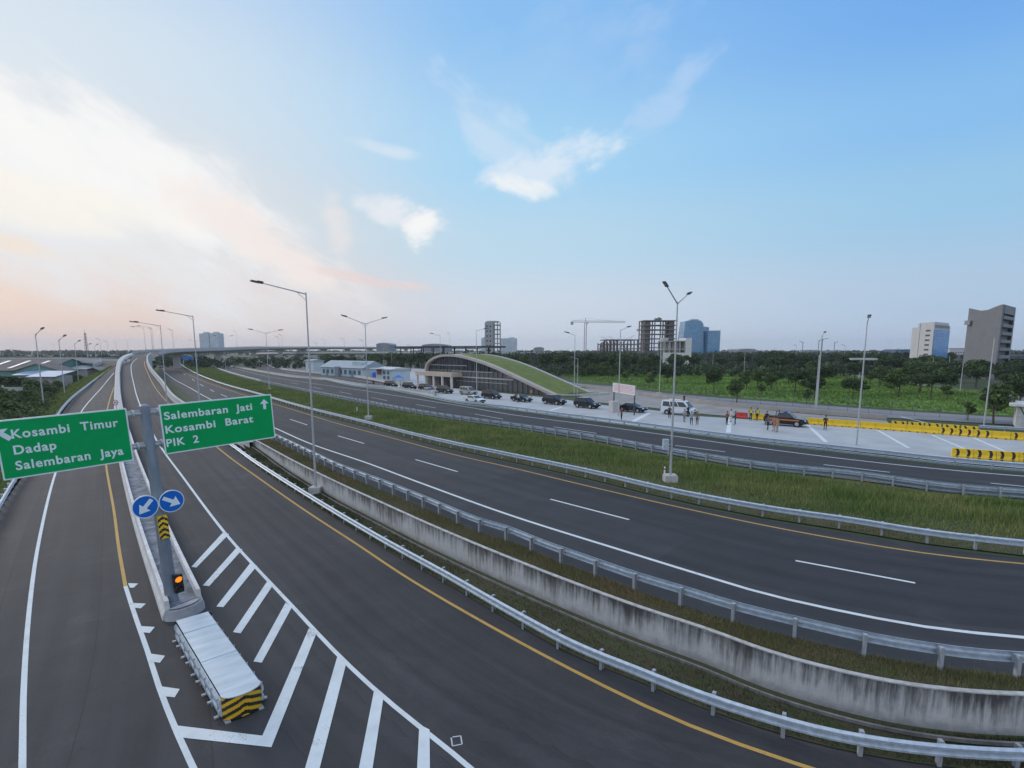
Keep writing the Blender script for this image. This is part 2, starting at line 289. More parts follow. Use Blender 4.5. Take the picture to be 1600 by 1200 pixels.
# ------------------------------------------------------------------ mesh helpers
class MB:
    def __init__(self): self.v = []; self.f = []; self.m = []; self.uv = {}
    def add(self, vs, fs, mi=0, uvs=None):
        o = len(self.v); self.v += [Vector(p) for p in vs]
        for k, f in enumerate(fs):
            if uvs: self.uv[len(self.f)] = uvs[k]
            self.f.append([o + i for i in f]); self.m.append(mi)
        return self
    def box(self, c, s, rz=0.0, mi=0, ax=None):
        hx, hy, hz = s[0] / 2, s[1] / 2, s[2] / 2
        X = Vector((math.cos(rz), math.sin(rz), 0)); Y = Vector((-math.sin(rz), math.cos(rz), 0)); Z = Vector((0, 0, 1))
        if ax: X, Y, Z = ax
        c = Vector(c); vs = [c + X * (a * hx) + Y * (b * hy) + Z * (d * hz) for a in (-1, 1) for b in (-1, 1) for d in (-1, 1)]
        return self.add(vs, [(0, 1, 3, 2), (4, 6, 7, 5), (0, 4, 5, 1), (2, 3, 7, 6), (0, 2, 6, 4), (1, 5, 7, 3)], mi)
    def tube(self, p0, p1, r0, r1=None, n=8, mi=0, cap=True):
        r1 = r0 if r1 is None else r1
        p0, p1 = Vector(p0), Vector(p1); d = (p1 - p0).normalized()
        a = d.orthogonal().normalized(); b = d.cross(a)
        vs = []
        for p, r in ((p0, r0), (p1, r1)):
            for i in range(n):
                t = 2 * math.pi * i / n; vs.append(p + (a * math.cos(t) + b * math.sin(t)) * r)
        fs = [(i, (i + 1) % n, n + (i + 1) % n, n + i) for i in range(n)]
        if cap: fs += [tuple(range(n - 1, -1, -1)), tuple(range(n, 2 * n))]
        return self.add(vs, fs, mi)
    def chain(self, pts, rads, n=6, mi=0):
        for i in range(len(pts) - 1): self.tube(pts[i], pts[i + 1], rads[i], rads[i + 1], n, mi)
        return self
    def prism(self, poly, n0, n1, mi=0):
        """poly: list of 3-D points; n0/n1: offsets of the two faces"""
        k = len(poly); n0, n1 = Vector(n0), Vector(n1)
        vs = [Vector(p) + n0 for p in poly] + [Vector(p) + n1 for p in poly]
        fs = [tuple(range(k - 1, -1, -1)), tuple(range(k, 2 * k))] + [(i, (i + 1) % k, k + (i + 1) % k, k + i) for i in range(k)]
        return self.add(vs, fs, mi)
    def ribbon(self, L, Rr, mi=0, u0=0.0, v0=0.0):
        n = len(L); vs = []; acc = v0; vv = []
        for i in range(n):
            if i: acc += ((L[i] + Rr[i]) / 2 - (L[i - 1] + Rr[i - 1]) / 2).length
            vv.append(acc); vs += [L[i], Rr[i]]
        fs, uvs = [], []
        for i in range(n - 1):
            fs.append((2 * i, 2 * i + 1, 2 * i + 3, 2 * i + 2))
            w0 = (L[i] - Rr[i]).length; w1 = (L[i + 1] - Rr[i + 1]).length
            uvs.append([(u0, vv[i]), (u0 + w0, vv[i]), (u0 + w1, vv[i + 1]), (u0, vv[i + 1])])
        return self.add(vs, fs, mi, uvs)
    def sweep(self, path, prof, mi=0, closed=True, cap=True):
        """profile [(offset to the right of travel, height)] swept along a path of ground points"""
        k = len(prof); n = len(path); vs = []
        for i, p in enumerate(path):
            d = (path[min(i + 1, n - 1)] - path[max(i - 1, 0)]); d.z = 0; d.normalize(); r = Vector((d.y, -d.x, 0))
            for o, h in prof: vs.append(p + r * o + Vector((0, 0, h)))
        fs = []
        for i in range(n - 1):
            for j in range(k if closed else k - 1):
                a, b = j, (j + 1) % k
                fs.append((i * k + a, i * k + b, (i + 1) * k + b, (i + 1) * k + a))
        if cap and closed: fs += [tuple(range(k - 1, -1, -1)), tuple((n - 1) * k + j for j in range(k))]
        return self.add(vs, fs, mi)
    def build(self, name, mats, parent=None, smooth_=False, bevel=0.0, recalc=True):
        me = bpy.data.meshes.new(name)
        off = Vector((0, 0, 0))
        if parent is not None and parent.get('world_built'): off = parent.location
        elif parent is not None and parent.parent is not None and parent.parent.get('world_built'): off = parent.parent.location
        me.from_pydata([tuple(p - off) for p in self.v], [], self.f)
        for m in (mats if isinstance(mats, (list, tuple)) else [mats]): me.materials.append(m)
        me.polygons.foreach_set('material_index', self.m)
        if self.uv:
            ul = me.uv_layers.new(name='UVMap')
            for pi, us in self.uv.items():
                for li, uvc in zip(me.polygons[pi].loop_indices, us): ul.data[li].uv = uvc
        if recalc or bevel:
            bm = bmesh.new(); bm.from_mesh(me)
            if recalc: bmesh.ops.recalc_face_normals(bm, faces=bm.faces)
            if bevel: bmesh.ops.bevel(bm, geom=list(bm.edges), offset=bevel, segments=2, affect='EDGES', clamp_overlap=True)
            bm.to_mesh(me); bm.free()
        if smooth_: me.polygons.foreach_set('use_smooth', [True] * len(me.polygons))
        o = bpy.data.objects.new(name, me); COL.objects.link(o)
        if parent is not None: o.parent = parent
        return o
def raw_mesh(name, verts, faces, m, parent=None):
    """fast build from numpy arrays (all faces with the same number of corners)"""
    me = bpy.data.meshes.new(name); nf, k = faces.shape
    me.vertices.add(len(verts)); me.vertices.foreach_set('co', verts.astype(np.float32).ravel())
    me.loops.add(nf * k); me.loops.foreach_set('vertex_index', faces.astype(np.int32).ravel())
    me.polygons.add(nf); me.polygons.foreach_set('loop_start', np.arange(0, nf * k, k, dtype=np.int32))
    me.update(calc_edges=True); me.materials.append(m)
    o = bpy.data.objects.new(name, me); COL.objects.link(o)
    if parent is not None: o.parent = parent
    return o
def tag(o, label=None, cat=None, group=None, kind=None):
    if label: o['label'] = label
    if cat: o['category'] = cat
    if group: o['group'] = group
    if kind: o['kind'] = kind
    return o
def thing(name, label, cat, loc=(0, 0, 0), rz=0.0, group=None, world=False):
    o = bpy.data.objects.new(name, None); COL.objects.link(o); o.empty_display_size = 0.3
    o.location = loc; o.rotation_euler = (0, 0, rz)
    if world: o['world_built'] = 1
    return tag(o, label, cat, group)
KIDS = {}
def copy_tree(o, parent=None):
    c_ = o.copy(); COL.objects.link(c_)
    if parent is not None: c_.parent = parent; c_.matrix_parent_inverse = o.matrix_parent_inverse.copy()
    for ch in list(o.children): copy_tree(ch, c_)
    return c_
def struct(o): o['kind'] = 'structure'; return o
def spline(pts, step=2.0, tmin=None):
    """centripetal Catmull-Rom through 3-D points, resampled by length"""
    P = [Vector(p) for p in pts]
    P = [P[0] * 2 - P[1]] + P + [P[-1] * 2 - P[-2]]
    out = []
    for i in range(1, len(P) - 2):
        p0, p1, p2, p3 = P[i - 1:i + 3]
        k = lambda a, b: max(1e-4, (b - a).length ** 0.5)
        t0 = 0; t1 = t0 + k(p0, p1); t2 = t1 + k(p1, p2); t3 = t2 + k(p2, p3)
        for q in range(12):
            t = t1 + (t2 - t1) * q / 12
            A1 = p0 * ((t1 - t) / (t1 - t0)) + p1 * ((t - t0) / (t1 - t0)); A2 = p1 * ((t2 - t) / (t2 - t1)) + p2 * ((t - t1) / (t2 - t1)); A3 = p2 * ((t3 - t) / (t3 - t2)) + p3 * ((t - t2) / (t3 - t2))
            B1 = A1 * ((t2 - t) / (t2 - t0)) + A2 * ((t - t0) / (t2 - t0)); B2 = A2 * ((t3 - t) / (t3 - t1)) + A3 * ((t - t1) / (t3 - t1))
            out.append(B1 * ((t2 - t) / (t2 - t1)) + B2 * ((t - t1) / (t2 - t1)))
    out.append(P[-2])
    return resample(out, step)
def resample(P, step=None, n=None):
    L = [0.0]
    for i in range(1, len(P)): L.append(L[-1] + (P[i] - P[i - 1]).length)
    if n is None: n = max(2, int(L[-1] / step) + 1)
    out = []; j = 0
    for i in range(n):
        s = L[-1] * i / (n - 1)
        while j < len(P) - 2 and L[j + 1] < s: j += 1
        t = (s - L[j]) / max(1e-6, L[j + 1] - L[j]); out.append(P[j].lerp(P[j + 1], min(1, max(0, t))))
    return out
def plen(P): return sum((P[i] - P[i - 1]).length for i in range(1, len(P)))
def side(P, o):
    """path moved o metres to the right of travel"""
    n = len(P); out = []
    for i, p in enumerate(P):
        d = P[min(i + 1, n - 1)] - P[max(i - 1, 0)]; d.z = 0; d.normalize(); out.append(p + Vector((d.y, -d.x, 0)) * o)
    return out
def lift(P, h): return [p + Vector((0, 0, h)) for p in P]
ZY = [(545, 8.9), (553, 8.5), (557, 7.5), (563, 6.3), (575, 4.5), (600, 1.9), (627, 0.9), (645, 0.2), (660, -0.25), (700, -1.0), (740, -1.45), (800, -1.6), (2000, -1.6)]
def zr(y):
    """level of the two ramp roads: 1.6 m below the main road near, climbing to the flyover"""
    return float(np.interp(y, [a for a, b in ZY], [b for a, b in ZY]))
def UR(x, y, h=0.0):                # point on the ramp roads (h above them)
    return U(x, y, zr(y) + h)
def px0(lst, h=0.0): return [U(x, y, h) for x, y in lst]
def pxr(lst, h=0.0): return [UR(x, y, h) for x, y in lst]

# ------------------------------------------------------------------ ground
def sheet(name, outline, m, z=None):
    bm = bmesh.new(); vs = [bm.verts.new((p[0], p[1], p[2] if z is None else z)) for p in outline]
    es = [bm.edges.new((vs[i], vs[(i + 1) % len(vs)])) for i in range(len(vs))]
    bmesh.ops.triangle_fill(bm, use_beauty=True, use_dissolve=False, edges=es)
    for f in bm.faces:
        if f.normal.z < 0: f.normal_flip()
    me = bpy.data.meshes.new(name); bm.to_mesh(me); bm.free(); me.materials.append(m)
    o = bpy.data.objects.new(name, me); COL.objects.link(o); return struct(o)
mb = MB(); mb.add([(-7000, -1500, -2.2), (7000, -1500, -2.2), (7000, 9000, -2.2), (-7000, 9000, -2.2)], [(0, 1, 2, 3)])
struct(mb.build('ground', TERR))

WALL_TOP = [(372, 676), (400, 689), (457, 720), (530, 756), (600, 788), (675, 822), (772, 863), (875, 904), (997, 949), (1106, 985), (1200, 1019), (1300, 1047), (1400, 1068), (1500, 1081), (1600, 1087), (1750, 1090), (1950, 1080), (2250, 1050)]
wall_top = spline([U(x, y, 0.05) for x, y in WALL_TOP], 0.5)
B_RIGHT = [(395, 702), (330, 665), (300, 646), (272, 627), (252, 600), (235, 579), (230, 567), (230.5, 559), (235, 554)]
b_right_near = [UR(x, y) for x, y in B_RIGHT]
b_far = [Vector(p) for p in ((-190, 300, 9.6), (-199, 370, 10.7), (-203, 430, 11.9), (-211, 500, 12.6), (-214, 600, 13.3), (-190, 800, 14.3), (-156, 950, 14.8), (-60, 1250, 15))]
plat = [Vector((p.x, p.y, 0)) for p in wall_top[::3][::-1]]
plat += [Vector((p.x + 1.0, p.y + .6, 0)) for p in b_right_near[1:]] + [Vector((-250, 420, 0)), Vector((-600, 900, 0)), Vector((-5000, 7500, 0)), Vector((6500, 7500, 0)), Vector((6500, -200, 0)), Vector((80, -200, 0))]
sheet('field_ground', plat, TERR, -0.06)

# main carriageway one (nearest), guard rail lines given at rail height
R2_RAIL = [(395, 665), (430, 680), (487, 707), (525, 725), (597, 752), (660, 777), (740, 810), (795, 827), (847, 848), (912, 871), (987, 897), (1069, 922), (1162, 950), (1262, 974), (1365, 997), (1467, 1014), (1555, 1024), (1680, 1030), (1850, 1028), (2150, 1010)]
R3_RAIL = [(279, 567), (306, 583), (347, 599), (404, 615), (455, 630), (492, 640), (575, 660), (650, 679), (712, 693), (800, 711), (925, 737), (1050, 766), (1200, 794), (1325, 812), (1450, 832), (1600, 849), (1800, 866), (2100, 880)]
RH = 0.62
def drop(lst, h): return [Vector((p.x, p.y, 0)) for p in (U(x, y, h) for x, y in lst)]
r2 = spline(drop(R2_RAIL, RH), 1.0); r3 = spline(drop(R3_RAIL, RH), 1.0)
M1_NEAR_FAR = [(274, 561), (262, 570), (271, 592 - 3), (297, 609), (330, 630)]
NEAR1 = [(330, 627), (360, 646), (395, 663), (430, 684)]
near_edge = spline([U(268, 559, 0), U(255, 567, 0), U(250, 579, 0), U(262, 594, 0), U(286, 612, 0), U(318, 634, 0), U(360, 658, 0)] + drop(R2_RAIL, RH), 1.5)
far_edge = spline([U(300, 558.5, 0), U(284, 563, 0)] + drop(R3_RAIL, RH), 1.5)
def pair(a, b, n): return resample(a, n=n), resample(b, n=n)
na, fa = pair(side(near_edge, 0.28), side(far_edge, 0.5), 260)
mb = MB(); mb.ribbon(na, fa); struct(mb.build('main_road', ASPH))
# concrete kerb edge of the main road towards the retaining wall
# carriageway two (beyond the grass median)
R4_RAIL = [(322, 567), (352, 579), (395, 591), (450, 603), (500, 613), (580, 628), (640, 639), (725, 652), (800, 662), (935, 682), (1037, 700), (1200, 725), (1325, 737), (1475, 757), (1600, 767), (1800, 780), (2100, 790)]
R5_RAIL = [(505, 591), (567, 603), (605, 606), (650, 614), (725, 628), (800, 636), (875, 646), (950, 655), (1059, 669), (1169, 683), (1300, 697), (1400, 708), (1475, 716), (1600, 727), (1800, 738), (2100, 745)]
r4 = spline(drop(R4_RAIL, RH), 1.5); r5 = spline(drop(R5_RAIL, RH), 1.5)
n2 = spline([U(300, 559, 0), U(302, 563, 0)] + drop(R4_RAIL, RH), 1.5)
f2 = spline([U(318, 556.5, 0), U(322, 562, 0), U(350, 571, 0), U(388, 578.5, 0), U(420, 584, 0), U(460, 590, 0)] + drop(R5_RAIL, RH), 1.5)
na, fa = pair(side(n2, -0.4), side(f2, 0.5), 260)
mb = MB(); mb.ribbon(na, fa); struct(mb.build('far_road', ASPH))
# toll lane that leaves the far road towards the plaza
tl_far = spline(px0([(500, 558), (445, 562), (418, 566), (420, 571), (440, 577), (480, 582), (530, 586), (567, 591), (605, 598), (650, 606), (690, 612)]), 2.0)
tl_near = spline(px0([(500, 560), (440, 565), (405, 570), (405, 576), (440, 584), (480, 589), (520, 594), (560, 600), (595, 604.5), (640, 611), (680, 617)]), 2.0)
na, fa = pair(lift(tl_near, .012), lift(tl_far, .012), 120)
mb = MB(); mb.ribbon(na, fa); struct(mb.build('toll_lane', ASPH2))
# ramp roads
NOSE = [(520, 1420), (430, 1280), (345, 1130), (300, 1020), (277, 955), (252, 878), (218, 780), (198, 710), (190, 660), (184.5, 627), (182.5, 600), (183, 579), (186.5, 567), (191, 561)]
A_LEFT = [(-420, 1420), (-300, 1280), (-180, 1130), (-100, 1000), (-50, 890), (-5, 805), (40, 738), (75, 690), (98, 645), (113, 626), (138, 605), (162, 586), (176, 575), (181, 569.5)]
B_EDGE = [(2150, 1290), (1750, 1225), (1600, 1204), (1500, 1197), (1400, 1184), (1300, 1165), (1200, 1138), (1100, 1104), (1000, 1063), (900, 1023), (800, 969), (700, 911), (600, 855), (500, 794), (400, 727), (385, 716), (330, 678), (300, 652), (272, 629), (251, 600), (234, 579), (229, 567), (229.5, 559), (234, 554)]
nose = spline(pxr(NOSE), 1.0); a_left = spline(pxr(A_LEFT), 1.0); b_edge = spline(pxr(B_EDGE), 1.0)
na, fa = pair(a_left, nose, 220); mb = MB(); mb.ribbon(na, fa); struct(mb.build('exit_ramp_road', ASPH2))
B_LEFT = [(520, 1420), (430, 1280), (345, 1130), (300, 1020), (277, 955), (252, 878), (218, 780), (198, 710), (190, 660), (186, 627), (184.5, 600), (185.5, 579), (189, 567), (199, 559), (221, 553)]
b_left = spline(pxr(B_LEFT), 1.0)
na, fa = pair(b_left, b_edge, 240); mb = MB(); mb.ribbon(na, fa); struct(mb.build('flyover_ramp_road', ASPH2))
# near apron below the camera
mb = MB(); mb.add([b_edge[0] + Vector((0, 0, -.004)), nose[0] + Vector((0, 0, -.004)), Vector((-30, -20, -1.604)), Vector((60, -20, -1.604))], [(0, 1, 2, 3)]); struct(mb.build('ramp_apron', ASPH2))
# verge between ramp rail and retaining wall
we = [Vector((p.x, p.y, 0)) for p in wall_top]
for p in we:                      # foot level follows the ramp
    d = (p - Vector((0, 0, 0))).length
    pz = np.interp(p.y, [14, 33, 42, 52, 62, 75], [-1.28, -1.36, -1.32, -1.05, -0.6, -0.2]); p.z = float(pz)
na, fa = pair(side(spline(pxr(B_EDGE[:15]), 1.0), -0.12), we[::-1], 160)
mb = MB(); mb.ribbon(lift(na, .03), lift(fa, .05)); struct(mb.build('ramp_verge', SOILD))
# strip between the wall and the main road rail
na, fa = pair(wall_top, side(spline([U(378, 662, 0)] + drop(R2_RAIL, RH), 1.0), 0.12), 200)
mb = MB(); mb.ribbon([Vector((p.x, p.y, 0.045)) for p in na], [Vector((p.x, p.y, 0.012)) for p in fa]); struct(mb.build('wall_verge', SOILD))
# grass median, a low bank
na, fa = pair(far_edge, n2, 240)
mb = MB()
for k in range(6):
    t0, t1 = k / 6, (k + 1) / 6; bump_ = lambda t: 0.16 * math.sin(math.pi * min(1, t * 1.15)) + 0.01
    mb.ribbon([a.lerp(b, t0) + Vector((0, 0, bump_(t0))) for a, b in zip(na, fa)], [a.lerp(b, t1) + Vector((0, 0, bump_(t1))) for a, b in zip(na, fa)])
MEDIAN = (na, fa)
struct(mb.build('median_bank', SOIL))
# plaza
PLZ_NEAR = side(f2[int(len(f2) * .0):], 0)[::]
pn = [U(x, y, 0) for x, y in [(600, 606), (640, 612), (680, 618), (725, 629.5), (800, 639), (875, 649), (950, 659), (1059, 673), (1169, 687), (1300, 701), (1400, 712), (1475, 721), (1600, 732), (1800, 743), (2100, 750)]]
pf = [U(x, y, 0) for x, y in [(2100, 700), (1700, 692), (1527, 678), (1400, 668), (1262, 661), (1180, 656), (1100, 651), (1010, 640), (930, 632), (880, 624), (760, 612), (705, 606), (668, 600), (664, 584), (668, 577), (640, 574), (632, 590), (618, 597)]]
sheet('plaza', pn + pf, PLAZA, 0.02)
# yard side road, field and field path
ra = spline(px0([(860, 590), (902, 599), (960, 604), (1026, 613), (1127, 622), (1240, 630), (1375, 640), (1500, 648), (1650, 656), (2000, 672)]), 4); rb = spline(px0([(868, 596), (915, 606), (975, 613), (1037, 622), (1127, 631), (1240, 641), (1375, 652), (1500, 659), (1650, 668), (2000, 690)]), 4)
na, fa = pair(lift(ra, .02), lift(rb, .02), 60); mb = MB(); mb.ribbon(na, fa); struct(mb.build('side_road', mat('grey_road', (0.20, 0.205, 0.215), 0.9, 0, 0.14, 0.3)))
sheet('yard_path', [U(x, y, 0) for x, y in [(880, 607), (926, 607), (1030, 622), (1130, 634), (1240, 645), (1385, 657), (1390, 662), (1262, 659.5), (1180, 653), (1100, 647), (1010, 636), (930, 628), (905, 618)]], mat('yard_paving', (0.27, 0.26, 0.25), 0.95, 0, 0.2, 0.3), 0.01)
sheet('field', [U(x, y, 0) for x, y in [(868, 578), (895, 594), (960, 601), (1026, 609.5), (1127, 619), (1240, 627), (1375, 637), (1500, 645), (1650, 653), (1650, 624), (1500, 607), (1360, 590), (1290, 580), (1200, 574), (1060, 570), (950, 567)]], FIELD, -0.02)
na, fa = pair(spline(px0([(1200, 572), (1292, 580), (1362, 588), (1450, 600), (1520, 610), (1700, 628)], 0.01), 5), spline(px0([(1200, 575), (1290, 586), (1362, 596), (1450, 611), (1507, 621), (1700, 645)], 0.01), 5), 30)
mb = MB(); mb.ribbon(na, fa); struct(mb.build('field_path', mat('path_paving', (0.19, 0.185, 0.18), 0.95, 0, 0.2, 0.2)))
# light forecourt strips by the low depot buildings
sheet('depot_yard', [U(x, y, 0) for x, y in [(480, 581), (530, 585), (567, 590), (640, 600), (640, 578), (600, 574), (500, 570), (440, 568), (425, 571)]], mat('yard_gravel', (0.15, 0.15, 0.12), 1, 0, 0.3, 0.2), 0.006)
# bank left of the exit ramp
oa = [p + Vector((-0.3, 0, -.02)) for p in resample(a_left, n=80)]
ob = []
for i, p in enumerate(oa):
    d = oa[min(i + 1, 79)] - oa[max(i - 1, 0)]; d.z = 0; d.normalize(); ob.append(Vector((p.x - d.y * -1 * -(3 + 1.5 * (p.z + 2.2)), p.y - d.x * (-1) * (3 + 1.5 * (p.z + 2.2)), -2.19)))
mb = MB(); mb.ribbon(oa, ob); struct(mb.build('ramp_bank', SOIL))

# ------------------------------------------------------------------ road markings
from mathutils.bvhtree import BVHTree
_rv, _rf = [], []
for o in bpy.data.objects:
    if o.name in ('exit_ramp_road', 'flyover_ramp_road', 'ramp_apron'):
        k = len(_rv); _rv += [v.co.copy() for v in o.data.vertices]; _rf += [[k + i for i in p.vertices] for p in o.data.polygons]
RAMP_BVH = BVHTree.FromPolygons(_rv, _rf)
def on_ramp(p, h=0.008):            # lay a point on the ramp's paving
    hit = RAMP_BVH.ray_cast(Vector((p.x, p.y, 40)), Vector((0, 0, -1)))
    return Vector((p.x, p.y, hit[0].z + h)) if hit[0] is not None else p
def line(name, P, w, m, z=0.006, step=1.5, snap=False):
    Q = lift(spline(P, step), z); mb = MB(); a, b = side(Q, -w / 2), side(Q, w / 2)
    if snap: a, b = [on_ramp(p) for p in a], [on_ramp(p) for p in b]
    mb.ribbon(a, b); return struct(mb.build(name, m))
M1_WHITE = [(274, 561), (257, 567), (256, 579), (271, 592), (295, 605), (327, 623), (375, 645), (430, 669), (487, 694), (575, 724), (650, 752), (800, 806), (975, 861), (1095, 898), (1200, 929), (1325, 957), (1450, 980), (1600, 996), (1800, 1010), (2050, 1016)]
line('edge_line', px0(M1_WHITE), 0.22, WHITE)
M1_YEL = [(283, 579), (316, 595), (384, 618), (457, 640), (525, 661), (600, 681), (712, 711), (800, 731), (925, 761), (1050, 790), (1200, 822), (1325, 845), (1450, 865), (1600, 881), (1800, 897), (2050, 908)]
line('median_line', px0(M1_YEL), 0.17, YELP)
def dashes(lst, w, m, fn=U):
    for a, b, c_, d in lst: line('lane_dash', [fn(a, b), (fn(a, b) + fn(c_, d)) / 2, fn(c_, d)], w, m)
dashes([(1243, 876, 1430, 911), (860, 780, 983, 812), (649, 718, 715, 737), (528, 681, 569, 693), (453, 655, 480, 664), (400, 636, 420, 643), (362, 622, 377, 628), (345, 616, 355, 620.5), (328, 608.5, 334.5, 612), (312, 600, 318, 603.5), (300, 592, 304, 595), (287, 584, 290, 586)], 0.17, WHITE)
M2_W = [(327, 565), (352, 572.5), (388, 581), (420, 588.5), (480, 598), (560, 609), (617, 618), (725, 635), (800, 648), (925, 664), (1050, 681), (1200, 702), (1400, 726), (1600, 744), (2000, 768)]
line('edge_line', px0(M2_W), 0.2, WHITE)
dashes([(1548, 755, 1620, 762), (1287, 726, 1390, 738), (1055, 696, 1133, 706), (865, 667, 932, 677), (742, 647, 786, 655), (650, 632, 681, 637.5), (580, 621, 605, 626), (530, 612, 550, 616), (490, 605, 503, 608), (455, 598, 466, 600)], 0.16, WHITE)
line('edge_line', px0([(1100, 716), (1200, 732), (1325, 748), (1475, 766), (1600, 777), (1800, 792)]), 0.13, YELP)
line('edge_line', px0([(447, 581), (480, 586), (530, 590), (567, 595.5), (600, 601)], .014), 0.2, WORN)
for i, (x, y) in enumerate([(545, 598), (551, 599), (557, 600), (563, 601), (569, 602), (575, 603)]): line('hatch_bar', px0([(x, y), (x + 5, y + 0.8), (x + 10, y + 1.6)], .014), 0.5, WORN)
# ramp lines
A_WHITE = [(33, 1330), (35, 1200), (37, 1080), (45, 960), (60, 850), (85, 745), (108, 683), (128, 642), (146, 619), (165, 599), (178, 582)]
line('edge_line', pxr(A_WHITE), 0.17, WHITE, snap=True)
line('median_line', pxr([(196, 916), (185.5, 855), (178, 798), (166, 729), (163, 690), (166, 650), (172, 622), (178, 604)]), 0.16, YELP, snap=True)
line('edge_line', pxr([(196, 916), (212.7, 967), (231, 1019), (249, 1075), (273, 1136), (302, 1200), (345, 1290)]), 0.17, WHITE, snap=True)
line('median_line', pxr([(1450, 1258), (1290, 1208), (1180, 1172), (1050, 1122), (900, 1050), (760, 975), (640, 905), (560, 852), (480, 800), (400, 745), (340, 700), (300, 663), (262, 629), (239, 600), (226, 571), (226, 565)]), 0.16, YELP, snap=True)
line('edge_line', pxr([(820, 1275), (735, 1200), (600, 1090), (535, 1030), (450, 940), (375, 860), (350, 831), (290, 752), (245, 688), (217, 628), (209, 600), (205, 579), (206, 568), (214, 560)]), 0.17, WHITE, snap=True)
def quad(name, pts, m=WHITE):
    mb = MB(); mb.add([on_ramp(UR(x, y), 0.013) for x, y in pts], [(0, 1, 2, 3)]); return struct(mb.build(name, m))
for q in ([(345, 836), (355, 838), (307, 887), (299, 886)], [(366, 860), (376, 862), (327, 916), (317, 915)], [(388, 884), (399, 888), (349, 949), (338, 948)],
          [(416, 911), (425, 917), (376, 990), (364, 988)], [(444, 946), (454, 953), (409, 1036), (396, 1034)], [(481, 986), (493, 993), (424, 1168), (410, 1150)],
          [(526, 1030), (540, 1040), (499, 1203), (476, 1203)], [(584, 1082), (599, 1090), (580, 1215), (558, 1215)], [(655, 1137), (671, 1145), (672, 1235), (650, 1235)],
          [(276, 1134), (284, 1153), (424, 1168), (410, 1150)],
          [(200, 911.5), (216, 912), (209, 918.5), (203, 918.5)], [(208, 942.5), (228, 943.5), (220, 951), (211, 950)], [(218, 978.5), (242, 980), (234, 989.5), (221, 988)],
          [(231, 1021), (258, 1025), (250, 1036), (235, 1034)], [(249, 1072.5), (281, 1077), (273, 1090), (253, 1088)]):
    if q[0][1] < q[2][1] and q[0][0] > 300:      # run the bar into the edge line
        dx, dy = q[0][0] - q[3][0], q[0][1] - q[3][1]; l_ = math.hypot(dx, dy); q = [(q[0][0] + dx / l_ * 4.5, q[0][1] + dy / l_ * 4.5), (q[1][0] + dx / l_ * 4.5, q[1][1] + dy / l_ * 4.5), q[2], q[3]]
    quad('hatch_bar', q)
for a, b in (((707, 1152), (720, 1150)), ((720, 1150), (722, 1163)), ((722, 1163), (707, 1166)), ((707, 1166), (705, 1153))):
    line('chalk_mark', pxr([a, ((a[0] + b[0]) / 2, (a[1] + b[1]) / 2), b]), 0.04, WORN, snap=True)
# plaza lines
for a, b, w in (((1262, 664), (1291, 691), .45), ((1371, 672), (1420, 700), .35), ((1457, 680), (1514, 704), .3), ((1521, 684), (1577, 708), .3), ((1015, 645), (990, 658), .8), ((1141, 651), (1138, 676), .55), ((878, 636), (859, 641.5), .6), ((1408, 651), (1460, 664), .25)):
    line('bay_line', px0([a, ((a[0] + b[0]) / 2, (a[1] + b[1]) / 2), b], 0.02), w, WHITE)

# ------------------------------------------------------------------ retaining wall
root = thing('retaining_wall', 'long stained grey concrete retaining wall between the ramp and the main road', 'wall', wall_top[0], world=True)
L0 = list(wall_top); foot = [Vector((p.x, p.y, w.z - .1)) for p, w in zip(wall_top, we)]
mb = MB(); us = 0
vs = []; fs = []; uvs = []
for i, (a, b) in enumerate(zip(foot, L0)): vs += [a, b]
acc = [0]
for i in range(1, len(L0)): acc.append(acc[-1] + (L0[i] - L0[i - 1]).length)
for i in range(len(L0) - 1):
    fs.append((2 * i, 2 * i + 2, 2 * i + 3, 2 * i + 1)); uvs.append([(acc[i], 0), (acc[i + 1], 0), (acc[i + 1], 1), (acc[i], 1)])
mb.add(vs, fs, 0, uvs)
bk = side(L0, -0.14)
vs2 = []
for a, b in zip(bk, foot): vs2 += [Vector((a.x, a.y, b.z)), a]
mb.add(vs2, [(2 * i, 2 * i + 1, 2 * i + 3, 2 * i + 2) for i in range(len(L0) - 1)], 0, uvs)
wall_o = mb.build('wall_face', STAIN, root, recalc=False)
mb = MB(); mb.sweep([p + Vector((0, 0, -0.02)) for p in L0], [(0.03, 0.02), (0.03, 0.06), (-0.15, 0.06), (-0.15, 0.02)]); mb.build('coping', mat('coping_concrete', (0.30, 0.29, 0.28), 0.9, 0, 0.4, 3.0, col2=(0.56, 0.55, 0.53)), root)
mb = MB(); mb.sweep([p + Vector((0, 0, .13)) for p in side(foot, 0.34)], [(0.05, -.05), (0.05, 0.06), (-0.03, 0.06), (-0.03, -.05)]); mb.build('drain_kerb', mat('grimy_kerb', (.13, .125, .115), .9, 0, .3, 2, col2=(.27, .26, .25)), root)

